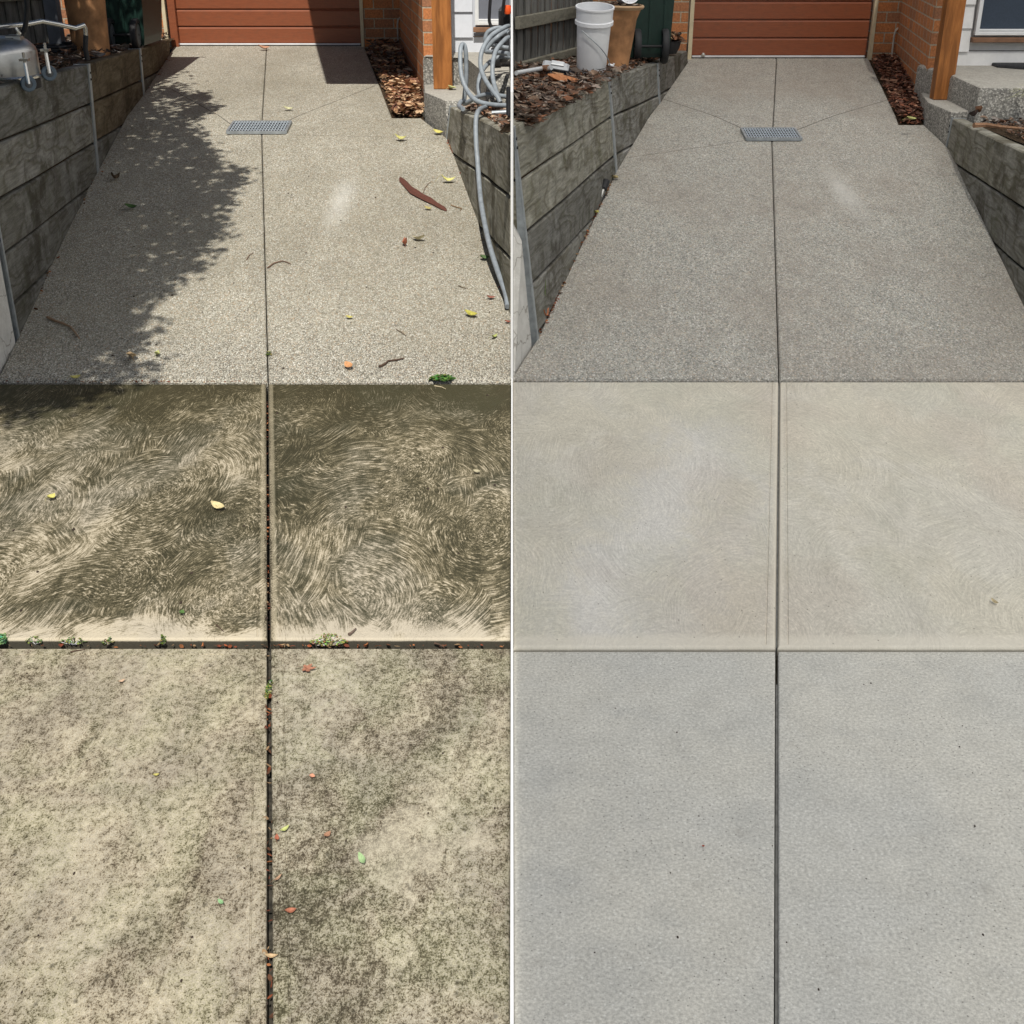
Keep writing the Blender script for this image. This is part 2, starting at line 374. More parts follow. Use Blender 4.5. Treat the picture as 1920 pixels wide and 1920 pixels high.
# ------------------------------------------------------------------ materials: the rest
def mat_sleeper(name, tint=(1, 1, 1)):
    t = T(name); co = t.co
    st = t.vm('MULTIPLY', co, (1, .38, 2.4))
    w = t.vm('ADD', st, t.vm('SCALE', t.noise(co, 3, 2, .5, col=True), sc=.25))
    nf = t.noise(w, 1.7, 1.5, .5)
    ring = t.math('SINE', t.math('MULTIPLY', nf, 75)); fib = t.noise(t.vm('MULTIPLY', co, (6, 2.2, 34)), 2.2, 5, .75)
    c = t.mix(t.map(t.noise(co, 2.4, 4, .65), .36, .64), (.185, .178, .150), (.25, .245, .228))
    c = t.mix(t.math('MULTIPLY', t.map(ring, .35, 1), .6), c, (.10, .092, .065))
    k = t.map(fib, .3, .7, .55, 1.35); c = t.mix(1.0, c, t.comb(k, k, k), 'MULTIPLY')
    c = t.mix(t.math('MULTIPLY', t.map(t.noise(t.vm('MULTIPLY', co, (1, 1.1, 1.3)), 2, 5, .75), .50, .62), .75), c, (.06, .052, .036))
    c = t.mix(t.math('MULTIPLY', t.map(t.noise(t.vm('MULTIPLY', t.vm('ADD', co, (5, 5, 5)), (1, .8, 1.5)), 3, 5, .75), .56, .66), .5), c, (.36, .36, .33))
    c = t.mix(t.math('MULTIPLY', t.map(t.noise(co, 5, 4, .7), .55, .66), .35), c, (.11, .115, .07))
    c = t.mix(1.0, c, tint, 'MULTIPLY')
    t.bump(t.math('ADD', fib, t.math('MULTIPLY', ring, .25)), .5, .008)
    return t.out(c, .88, spec=.2)
def mat_boardwood(name, a, b, axis=2, rough=.85):
    t = T(name); m = [9, 9, 9]; m[axis] = 1.0
    n = t.noise(t.vm('MULTIPLY', t.co, tuple(m)), 6, 5, .7, .6); r_ = t.noise(t.vm('MULTIPLY', t.co, tuple(m)), 2.2, 2)
    c = t.mix(t.map(n, .3, .7), a, b); c = t.mix(t.math('MULTIPLY', t.map(r_, .5, .62), .5), c, tuple(q * .5 for q in a))
    t.bump(n, .4, .006); return t.out(c, rough, spec=.3)
def mat_brick():
    t = T('orange_brick'); x = t.xyz(t.co)
    g = t.n('ShaderNodeNewGeometry'); nx = t.math('ABSOLUTE', t.xyz(g.outputs['True Normal'])[0])
    side = t.math('GREATER_THAN', nx, .5)
    u = t.math('ADD', t.math('MULTIPLY', x[0], t.math('SUBTRACT', 1.0, side)), t.math('MULTIPLY', x[1], side))
    v = t.comb(u, t.math('ADD', x[2], .015))
    b = t.n('ShaderNodeTexBrick'); t.put(b.inputs['Vector'], v)
    for k, q in dict(Scale=1.0, **{'Mortar Size': .0065, 'Mortar Smooth': .3, 'Brick Width': .19, 'Row Height': .089, 'Bias': 0}).items(): b.inputs[k].default_value = q
    b.inputs['Color1'].default_value = (.54, .205, .075, 1); b.inputs['Color2'].default_value = (.33, .155, .085, 1); b.inputs['Mortar'].default_value = (.42, .36, .27, 1)
    n = t.noise(t.co, 60, 4, .7); k = t.map(n, .3, .7, .6, 1.3)
    c = t.mix(1.0, b.outputs['Color'], t.comb(k, k, k), 'MULTIPLY')
    c = t.mix(t.math('MULTIPLY', t.map(t.noise(t.co, 9, 3), .5, .68), .3), c, (.2, .12, .08))
    t.bump(t.math('ADD', t.math('MULTIPLY', b.outputs['Fac'], -1.0), t.math('MULTIPLY', n, .35)), .8, .006)
    return t.out(c, .9, spec=.2)
def mat_door():
    t = T('red_brown_panel_door'); x = t.xyz(t.co)
    n = t.noise(t.vm('MULTIPLY', t.co, (1, 1, 14)), 9, 4, .6)
    c = t.mix(t.map(n, .3, .7), (.20, .059, .027), (.26, .081, .036))
    d = t.noise(t.vm('MULTIPLY', t.co, (1, 1, 2)), 14, 4, .7)
    low = t.map(x[2], .76, .95, .4, .05)
    c = t.mix(t.math('MULTIPLY', t.map(d, .5, .7), low), c, (.13, .06, .035))
    t.bump(n, .15, .003); return t.out(c, .38, spec=.45)
def mat_attr(name, rough=.75, sc=60, trans=0.0, mul=1.0):
    t = T(name); a = t.n('ShaderNodeAttribute', attribute_name='Hue').outputs['Color']
    k = t.map(t.noise(t.co, sc, 3, .6), .3, .7, .72 * mul, 1.2 * mul)
    c = t.mix(1.0, a, t.comb(k, k, k), 'MULTIPLY')
    return t.out(c, rough, spec=.3)
def mat_soil():
    t = T('dark_soil'); n = t.noise(t.co, 40, 5, .75); t.bump(n, 1, .02)
    return t.out(t.mix(t.map(n, .35, .65), (.028, .02, .013), (.10, .068, .042)), .95, spec=.1)
def mat_steel_brushed():
    t = T('brushed_stainless'); n = t.noise(t.vm('MULTIPLY', t.co, (2, 2, 60)), 5, 3, .6); m = t.noise(t.co, 7, 4, .7)
    return t.out(t.mix(t.map(m, .35, .65), (.42, .41, .39), (.62, .61, .59)), t.map(n, .3, .7, .28, .5), 1.0)

M = dict(
    door=mat_door(), brick=mat_brick(), soil=mat_soil(), steel=mat_steel_brushed(),
    mould_l=mat_mouldy('beige_concrete_with_mould', .07, (.42, .377, .287), 0.0),
    mould_r=mat_mouldy('grey_concrete_with_mould', .21, (.42, .385, .30), 7.3),
    swirl_dirty=mat_swirl('mossy_swirl_trowelled_concrete', False, 2.6, .02), swirl_dirtier=mat_swirl('darker_mossy_swirl_concrete', False, 6.1, .13),
    swirl_clean=mat_swirl('clean_swirl_trowelled_concrete', True, 2.6),
    grey_l=mat_smooth_grey('clean_grey_concrete', 0.0), grey_r=mat_smooth_grey('clean_cool_grey_concrete', 4.4),
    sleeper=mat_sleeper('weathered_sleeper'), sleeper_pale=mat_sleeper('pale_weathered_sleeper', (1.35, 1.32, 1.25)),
    sleeper_darkened=mat_sleeper('darkened_grey_sleeper', (.72, .72, .72)), sleeper_dark=mat_sleeper('dark_brown_sleeper', (.62, .5, .36)), sleeper_clean=mat_sleeper('washed_sleeper', (1.22, 1.2, 1.12)),  # darkened grey tint: left wall's shade put into colour, also naturally darker boards
    galv=plain('galvanised_steel', (.36, .39, .41), .5, .55, .12, sc=25), grate=plain('grate_steel', (.52, .62, .72), .42, .7, .1, sc=60),
    cream=plain('cream_paint', (.58, .50, .34), .5, 0, .06), white=plain('white_paint', (.72, .72, .72), .55, 0, .04),
    weather=plain('pale_blue_weatherboard_paint', (.60, .625, .68), .6, 0, .03), alu=plain('white_aluminium', (.72, .73, .74), .35, .1, .03),
    post=mat_boardwood('oiled_orange_timber', (.24, .085, .022), (.42, .165, .045), 2, .5),
    paling=mat_boardwood('grey_paling', (.10, .098, .09), (.245, .24, .225), 2), rail=mat_boardwood('grey_rail', (.16, .15, .115), (.27, .255, .205), 1),
    slate_post=plain('slate_grey_post_paint', (.15, .16, .185), .7, 0, .1), sill=plain('brown_timber_sill', (.20, .105, .06), .7),
    screen=plain('dark_blue_screen_mesh', (.035, .05, .075), .45, 0, .08, sc=90), glassdark=plain('grey_window_blind', (.16, .17, .20), .3, 0, .05),
    terracotta=plain('stained_terracotta', (.36, .18, .08), .8, 0, .3, sc=6, bump=.2), terrarim=plain('pale_terracotta_rim', (.50, .33, .19), .8, 0, .15),
    bin=plain('dark_green_bin_plastic', (.006, .024, .018), .45, 0, .15), rubber=plain('black_rubber', (.018, .018, .02), .65),
    hub=plain('grey_plastic_hub', (.10, .11, .12), .5), bucket=plain('white_bucket_plastic', (.80, .81, .83), .38, 0, .02),
    chrome=plain('zinc_plated_steel', (.62, .60, .56), .25, .9, .06), tyre=plain('blue_grey_castor_tyre', (.12, .16, .20), .6),
    hose=plain('grey_hose', (.24, .27, .30), .5, 0, .1, sc=30), cable=plain('black_cable', (.012, .012, .014), .5),
    washer=plain('black_plastic_housing', (.02, .021, .024), .45), orange=plain('orange_plastic', (.75, .10, .02), .45, 0, .05),
    block=None, leaf=mat_attr('leaf'), litter=mat_attr('leaf_litter', .85), bark=mat_attr('bark', .9, 110), green=mat_attr('weed_green', .6),
    mat=plain('black_rubber_doormat', (.018, .019, .023), .7, 0, .3, sc=60, bump=.8), joint=plain('dark_joint_filler', (.045, .04, .03), .95, 0, .4, sc=50, bump=.5),
    jointg=plain('grey_joint_strip', (.14, .14, .13), .8, 0, .2, sc=40), seal=plain('pale_door_seal', (.62, .62, .64), .5, 0, .05),
    blackrub=plain('black_door_rubber', (.015, .015, .015), .7), divider=plain('white_edging', (.85, .85, .85), .5, 0, .01),
    pole=plain('pale_grey_pole', (.60, .62, .63), .35, .2, .06), brushhead=plain('silver_grey_plastic', (.46, .48, .50), .45, .1, .08),
    bristle=plain('dark_grey_bristles', (.05, .06, .075), .7), canopyleaf=plain('tree_leaf_green', (.06, .10, .03), .6),
    treebark=plain('tree_bark', (.12, .09, .06), .9, 0, .3, bump=.8), foil=plain('glossy_black_plastic', (.03, .028, .03), .12, 0, .3),
    pipe=plain('pale_grey_conduit', (.42, .40, .35), .5),
)
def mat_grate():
    t = T('galvanised_bars_painted_shade'); g_ = t.n('ShaderNodeNewGeometry'); up = t.xyz(g_.outputs['True Normal'])[2]
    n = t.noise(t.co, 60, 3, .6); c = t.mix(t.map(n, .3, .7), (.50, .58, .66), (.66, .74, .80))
    c = t.mix(t.map(up, .6, .8, 1, 0), c, (.02, .022, .026)); return t.out(c, .5, .3)  # bar sides painted near black by face direction, standing in for shade
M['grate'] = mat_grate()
def mat_render():
    t = T('rough_white_render'); n = t.noise(t.co, 14, 5, .7); f = t.noise(t.co, 120, 3, .7)
    cr = t.vor(t.vm('ADD', t.co, t.vm('SCALE', t.noise(t.co, 8, 3, .6, col=True), sc=.15)), 5, 'DISTANCE_TO_EDGE', '3D')
    c = t.mix(t.map(n, .3, .7), (.50, .485, .45), (.66, .645, .61)); c = t.mix(t.math('MULTIPLY', t.map(cr.outputs['Distance'], .008, .02, 1, 0), .6), c, (.2, .18, .15))
    t.bump(t.math('ADD', n, f), .6, .008); return t.out(c, .9, spec=.15)
M['block'] = mat_render()

# ------------------------------------------------------------------ ground, slabs, ramps
g = MB(); g.add([(-300, -200, -.12), (300, -200, -.12), (300, 500, -.12), (-300, 500, -.12)], [(0, 1, 2, 3)])
g.build('ground', M['soil'], kind='structure')
bed_ = MB(); bed_.add([(-6, .1, -.028), (6, .1, -.028), (6, Y0 + .02, -.028), (-6, Y0 + .02, -.028)], [(0, 1, 2, 3)])
bed_.build('path_base', M['joint'], kind='structure')

def ring_slab(corners, z, bev, margin=0, lip=0, front_r=0, sides='LR'):
    """corners ccw (x, y): front-left, front-right, back-right, back-left; a bevelled slab, tooled margin if asked"""
    P = [Vector((a, b, 0)) for a, b in corners]
    def inset(ds):                          # ds: distance per edge front,right,back,left
        L = []
        for i in range(4):
            A, B = P[i], P[(i + 1) % 4]; d = (B - A).normalized(); n = Vector((-d.y, d.x, 0)); L.append((A + n * ds[i], d))
        out = []
        for i in range(4):
            (A, d), (B, e) = L[i - 1], L[i]
            den = d.x * e.y - d.y * e.x; q = ((B.x - A.x) * e.y - (B.y - A.y) * e.x) / den
            out.append(A + d * q)
        return out
    rings = [([0] * 4, -.11)]
    fr = max(front_r, bev)
    rings.append(([0, 0, 0, 0], z - bev if not front_r else z - fr))
    for k in range(1, 5):
        a = k / 4 * math.pi / 2
        rings.append(([fr * (1 - math.cos(a)), bev * (1 - math.cos(a)), bev * (1 - math.cos(a)), bev * (1 - math.cos(a))], z - fr + fr * math.sin(a)))
    if margin:
        m = margin; e0 = bev * 1.2 + .001; mm = [e0 if not front_r else fr, m if 'R' in sides else e0, m if 'B' in sides else e0, m if 'L' in sides else e0]
        if front_r: mm[0] = fr * 1.05 + .002
        rings.append((mm, z)); fl = [0, 1 if 'R' in sides else 0, 1 if 'B' in sides else 0, 1 if 'L' in sides else 0]
        for dq, dz in ((.0012, -.0022), (.0035, -.0022), (.0055, lip)): rings.append(([q + (dq if f_ else dq * .02) for q, f_ in zip(mm, fl)], z + dz))
    b = MB(); vs = []; fs = []
    for ds, zz in rings:
        vs += [(q.x, q.y, zz) for q in inset(ds)]
    n = len(rings)
    for i in range(n - 1):
        for k in range(4): fs.append((i*4+k, i*4+(k+1)%4, i*4+4+(k+1)%4, i*4+4+k))
    fs.append(tuple(range((n-1)*4, n*4)))
    b.add(vs, fs); return b

def gx(x, y, z=0.0): return atZ(x, y, z).x
def site_slabs(side):
    s = -1 if side == 'L' else 1
    if side == 'L':
        yj, jy = 1215.5, 1198; xc = {1920: 505.5, 1215: 504, 722: 501}; gap_b, gap_m = .0125, .009
        far = -3.4; mats = (M['mould_l'], M['mould_r'], M['swirl_dirty'], M['swirl_dirtier'])
    else:
        yj, jy = 1221, 1213; xc = {1920: 1455.5, 1215: 1456.5, 722: 1461}; gap_b, gap_m = .0085, .006
        far = 3.4; gap_m = .0055; mats = (M['grey_l'], M['grey_r'], M['swirl_clean'], M['swirl_clean'])
    yb, ym = atZ(960, yj, 0).y, atZ(960, jy, .015).y
    yback = Y0 - .058 if side == 'L' else atZ(960, 714, 0).y - .056
    yn = .25
    xf = lambda y: None
    # centre joint as a straight line per row of slabs
    c0 = gx(xc[1920], 1920); c1 = gx(xc[1215], 1215); sl = (c1 - c0) / (atZ(0, 1215, 0).y - atZ(0, 1920, 0).y)
    cxb = lambda y: c0 + sl * (y - atZ(0, 1920, 0).y)
    cm0 = gx(xc[1215], 1210, .015); cm1 = gx(xc[722], 722, .015); slm = (cm1 - cm0) / (atZ(0, 722, .015).y - atZ(0, 1210, .015).y)
    cxm = lambda y: cm0 + slm * (y - atZ(0, 1210, .015).y)
    e = .004 * s
    L, Rr = (far, e) if side == 'L' else (e, far)
    lab = {'L': 'stained', 'R': 'clean'}[side]
    mg = .030
    ring_slab([(L, yn), (cxb(yn) - gap_b/2, yn), (cxb(yb) - gap_b/2, yb), (L, yb)], 0, .005, mg if side == 'L' else 0, sides='RB').build('footpath', mats[0], kind='structure')
    ring_slab([(cxb(yn) + gap_b/2, yn), (Rr, yn), (Rr, yb), (cxb(yb) + gap_b/2, yb)], 0, .005, mg if side == 'L' else 0, sides='L').build('footpath', mats[1], kind='structure')
    fr = .010
    ring_slab([(L, ym), (cxm(ym) - gap_m/2, ym), (cxm(yback) - gap_m/2, yback), (L, yback)], .015, .004 if side == 'L' else .008, .026, 0, fr, 'R').build('footpath', mats[2], kind='structure')
    ring_slab([(cxm(ym) + gap_m/2, ym), (Rr, ym), (Rr, yback), (cxm(yback) + gap_m/2, yback)], .015, .004 if side == 'L' else .008, .026, 0, fr, 'L').build('footpath', mats[3], kind='structure')
    return cxb, cxm, yb, ym
cxL, cxmL, ybL, ymL = site_slabs('L')
cxR, cxmR, ybR, ymR = site_slabs('R')
y_mback = atZ(960, 714, 0).y - .07
# grey backing strips low in the joints of the clean side
j = MB(); j.hexa([(cxR(.3)-.002,.3,-.027),(cxR(.3)+.0035,.3,-.027),(cxR(2.85)+.0035,2.85,-.027),(cxR(2.85)-.002,2.85,-.027)],
                 [(cxR(.3)-.002,.3,-.006),(cxR(.3)+.0035,.3,-.006),(cxR(2.85)+.0035,2.85,-.006),(cxR(2.85)-.002,2.85,-.006)])
j.build('joint_filler', M['jointg'], kind='structure')
j = MB(); ya, yc = ymR + .01, y_mback
j.hexa([(cxmR(ya)-.004,ya,-.02),(cxmR(ya)+.004,ya,-.02),(cxmR(yc)+.004,yc,-.02),(cxmR(yc)-.004,yc,-.02)], [(cxmR(ya)-.004,ya,.006),(cxmR(ya)+.004,ya,.006),(cxmR(yc)+.004,yc,.006),(cxmR(yc)-.004,yc,.006)])
j.build('joint_filler', M['jointg'], kind='structure')

def ramp(name, left, right, mat, y0, y1, zoff=.012, thick=.08):
    """left / right: list of (Y, x) along an edge; builds a sheet with sides following the profile"""
    def ev(L, y):
        for (a, xa), (b, xb) in zip(L, L[1:]):
            if y <= b: return xa + (xb - xa) * (y - a) / (b - a)
        return L[-1][1]
    ys = sorted(set([y0, y0 + .006, y0 + .014, y1] + [q[0] for q in left + right if y0 < q[0] < y1] + [y0 + .02 + k * .12 for k in range(int((y1 - y0) / .12))]))
    ys = [q for q in ys if y0 <= q <= y1]
    b = MB(); vs = []; fs = []
    for y in ys:
        xl, xr = ev(left, y), ev(right, y); z = prof(y) + zoff
        if y - y0 < .005: z -= .012
        elif y - y0 < .01: z -= .004
        bv = .006
        vs += [(xl, y, z - thick), (xl, y, z - bv), (xl + bv, y, z), (xr - bv, y, z), (xr, y, z - bv), (xr, y, z - thick)]
    for i in range(len(ys) - 1):
        for k in range(5): fs.append((i*6+k, i*6+k+1, i*6+6+k+1, i*6+6+k))
    fs.append((0, 1, 2, 3, 4, 5)); n = (len(ys) - 1) * 6; fs.append((n+5, n+4, n+3, n+2, n+1, n))
    b.add([(v[0], v[1], v[2]) for v in vs], [f[::-1] for f in fs]); return b.build(name, mat, kind='structure')
def edge(px): return [(G(*q).y, G(*q).x) for q in px]

Ll = edge([(0, 714), (34, 636), (125, 428), (183, 325), (269, 180), (318, 104), (326, 90)])
Ll[0] = (Y0 - .02, Ll[0][1])
Lr = edge([(905, 440), (850, 290), (838, 262), (790, 225)]); s_ = (Lr[0][1] - (-.003)) 
Lr = [(Y0 - .02, -.003), (6.05, -.003)] + Lr
Lr2 = edge([(735, 225), (683, 90)])
LCa = G(500, 92); LCb = G(491, 262); LCc = G(503, 722)
Lc = [(LCc.y, LCc.x), (LCb.y, LCb.x), (LCa.y, LCa.x)]
wj = .0028
ENDL = G(500, 88).y; ENDR = G(1455, 111).y
cutsL = [((G(538, 232)), (G(705, 163)), .006), ((G(434, 236)), (G(305, 160)), .005), ((G(434, 256)), (G(215, 262)), .005), ((G(545, 256)), (G(838, 262)), .003)]
cutsR = [((G(1494, 247)), (G(1672, 188)), .006), ((G(1397, 246)), (G(1243, 188)), .006), ((G(1391, 268)), (G(1170, 300)), .004)]
aggL = mat_aggregate('dirty_exposed_aggregate', False, cutsL, G(640, 380)); aggR = mat_aggregate('washed_exposed_aggregate', True, cutsR, G(1582, 365))
shift = lambda L, d: [(a, b + d) for a, b in L]
stepY = G(760, 225).y
ramp('driveway', Ll, shift(Lc, -wj), aggL, Y0, ENDL)
Lr_full = Lr + [(stepY + .0001, Lr2[0][1])] + [(Lr2[0][0] + .0002, Lr2[0][1])] + Lr2[1:]
Lr_full = sorted(Lr_full)
ramp('driveway', shift(Lc, wj), Lr_full, aggL, Y0, ENDL)
y0R = G(1455, 715).y
Rl = [(y0R - .03, .003), (5.33, .003)] + edge([(1007, 640), (1155, 325), (1236, 197), (1290, 118)])
Rr_ = edge([(1920, 578), (1840, 410), (1785, 290), (1775, 278), (1733, 238)])
Rr_ = [(y0R - .03, Rr_[0][1] - .36)] + Rr_ if False else [(y0R - .03, Rr_[0][1] + .02), ] + Rr_
e2 = edge([(1685, 238), (1628, 113)]); Rr_ = sorted(Rr_ + [(Rr_[-1][0] + .0002, e2[0][1])] + [(e2[0][0] + .0004, e2[0][1]), e2[1]])
RCa = G(1456, 113); RCb = G(1447, 270); RCc = G(1460, 714)
Rc = [(y0R - .03, RCc.x), (RCc.y, RCc.x), (RCb.y, RCb.x), (RCa.y, RCa.x)]
ramp('driveway', Rl, shift(Rc, -wj), aggR, y0R, ENDR)
ramp('driveway', shift(Rc, wj), Rr_, aggR, y0R, ENDR)
# soil under the joints of both ramps
ub = MB()
ub.add([(-7, Y0, -.03), (7, Y0, -.03), (7, YG, prof(YG) - .03), (-7, YG, prof(YG) - .03), (7, 13.4, prof(13.4) - .03), (-7, 13.4, prof(13.4) - .03)], [(0, 1, 2, 3), (3, 2, 4, 5)])
ub.build('ramp_base', M['joint'], kind='structure')

# white dividing strip and low board between the two properties
rt = empty('boundary_board', (0, 1, 0), 'thin white dividing strip between the stained driveway and the clean driveway', 'edging')
b = MB(); b.box((0, (.2 + 5.3) / 2, .005), (.0068, 5.1, .028)); b.build('ground_strip', M['divider'], rt)
b = MB(); b.hexa([(-.0055, 5.32, -.05), (.0055, 5.32, -.05), (.0055, 10.4, .5), (-.0055, 10.4, .5)], [(-.0055, 5.32, 1.26), (.0055, 5.32, 1.26), (.0055, 10.4, 1.46), (-.0055, 10.4, 1.46)])
b.build('board', M['divider'], rt)

# ------------------------------------------------------------------ drain grates
def grate(c, w, d, label):
    rt = empty('drain_grate', c, label, 'drain grate', 'steel drain grates in the driveways')
    sl = .13 if c.y < YG else .06; z = lambda y: c.z + .012 + sl * (y - c.y)
    q = MB(); q.hexa([(c.x-w/2, c.y-d/2, z(c.y-d/2)-.02), (c.x+w/2, c.y-d/2, z(c.y-d/2)-.02), (c.x+w/2, c.y+d/2, z(c.y+d/2)-.02), (c.x-w/2, c.y+d/2, z(c.y+d/2)-.02)],
                     [(c.x-w/2, c.y-d/2, z(c.y-d/2)+.004), (c.x+w/2, c.y-d/2, z(c.y-d/2)+.004), (c.x+w/2, c.y+d/2, z(c.y+d/2)+.004), (c.x-w/2, c.y+d/2, z(c.y+d/2)+.004)])
    q.build('black_pit_plate', M['blackrub'], rt)  # black plate stands in for the dark depth of the drain
    def bar(x0, y0, x1, y1, r, h):
        q = MB(); dx, dy = (r, 0) if abs(y1 - y0) > abs(x1 - x0) else (0, r)
        P = [(x0-dx, y0-dy), (x0+dx, y0+dy), (x1+dx, y1+dy), (x1-dx, y1-dy)]
        q.hexa([(a, b, z(b) + .003) for a, b in P], [(a, b, z(b) + h) for a, b in P]); return q
    fr = MB()
    for a in ((-w/2, -d/2, w/2, -d/2), (-w/2, d/2, w/2, d/2), (-w/2, -d/2, -w/2, d/2), (w/2, -d/2, w/2, d/2)):
        qq = bar(c.x + a[0], c.y + a[1], c.x + a[2], c.y + a[3], .008, .022 if a[0] != a[2] else .0215); fr.add(qq.v, qq.f)
    fr.build('frame', M['galv'], rt)
    gr = MB()
    for k in range(1, 20):
        x = c.x - w/2 + w * k / 20; qq = bar(x, c.y - d/2 + .01, x, c.y + d/2 - .01, .0036, .0195)
        for vi in range(4): qq.v[vi].z += .012
        gr.add(qq.v, qq.f)
    for k in range(1, 6):
        y = c.y - d/2 + d * k / 6; qq = bar(c.x - w/2 + .01, y, c.x + w/2 - .01, y, .010, .020)
        for vi in range(4): qq.v[vi].z += .013; gr.add(qq.v, qq.f)
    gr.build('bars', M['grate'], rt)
cL = (G(432, 256) + G(543, 256) + G(436, 232) + G(541, 233)) / 4
cL.y -= .02
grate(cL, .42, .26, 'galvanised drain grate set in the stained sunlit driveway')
cR = (G(1390, 268) + G(1495, 268) + G(1397, 246) + G(1494, 246)) / 4
cR.y -= .02
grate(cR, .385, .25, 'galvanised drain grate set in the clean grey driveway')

# ------------------------------------------------------------------ garage doors and houses
def door_wall(side):
    if side == 'L':
        Yd = 12.98; x0 = atY(330, 88, Yd).x; x1 = atY(678, 88, Yd).x; zg = prof(Yd); jl, jr = .055, .02
        labD = 'red brown ribbed garage door, right part in shadow, above the stained driveway'
        wall_l = (-8.5, x0 - jl); alc_r = -.98
    else:
        Yd = 12.24; x0 = atY(1295, 113, Yd).x; x1 = atY(1622, 111, Yd).x; zg = prof(Yd); jl, jr = .045, .03
        labD = 'darker red brown ribbed garage door above the clean grey driveway'
    rt = empty('garage_door', ((x0 + x1) / 2, Yd, zg), labD, 'garage door')
    hp = .158; zb = zg + .035
    for k in range(13):
        q = MB(); z0 = zb + k * hp; z1 = z0 + hp
        pr = [(0.012, z0), (0.0, z0 + .006), (0.0, z1 - .022), (.014, z1 - .007), (.016, z1)]
        vs = []; fs = []
        for (dy, z) in pr: vs += [(x0, Yd + dy, z), (x1, Yd + dy, z)]
        for i in range(4): fs.append((2*i, 2*i+1, 2*i+3, 2*i+2))
        vs += [(x0, Yd + .05, z0), (x1, Yd + .05, z0), (x0, Yd + .05, z1), (x1, Yd + .05, z1)]; fs.append((10, 12, 13, 11))
        q.add(vs, fs); q.build('door_panel', M['door'], rt)
    q = MB(); q.box(((x0+x1)/2, Yd - .004, zg + .027), (x1 - x0 - .02, .03, .016), bev=.004); q.build('bottom_seal', M['seal'], rt)
    q = MB(); q.box(((x0+x1)/2, Yd + .006, zg + .011), (x1 - x0, .03, .02)); q.build('rubber_strip', M['blackrub'], rt)
    q = MB(); q.lathe([(.001, -.01), (.016, -.008), (.02, 0), (.014, .01), (.001, .012)], (x0 + (.02 if side == 'L' else .11), Yd - .03, zg + .045), 12, Matrix.Rotation(R(90), 3, 'X')); q.build('roller_bracket', M['chrome'], rt, True)
    if side == 'L':
        q = MB(); q.box((x0 + .012, Yd - .04, zg + 1.03), (.07, .06, 2.06)); q.build('door_jamb', M['door'], rt)
        q = MB(); q.box((x0 - jl/2 - .03, Yd - .075, zg + 1.03), (.034, .05, 2.06), bev=.003); q.build('frame_post', M['cream'], rt)
    else:
        q = MB(); q.box((x0 - jl/2, Yd - .05, zg + 1.03), (.036, .05, 2.06), bev=.003); q.build('frame_post', M['cream'], rt)
    q = MB(); q.box((x1 + jr/2 + .012, Yd - .045, zg + 1.03), (.032, .05, 2.06), bev=.003); q.build('frame_post', M['cream'], rt)
    return Yd, x0, x1, zg
YdL, dx0, dx1, zgL = door_wall('L')
YdR, ex0, ex1, zgR = door_wall('R')

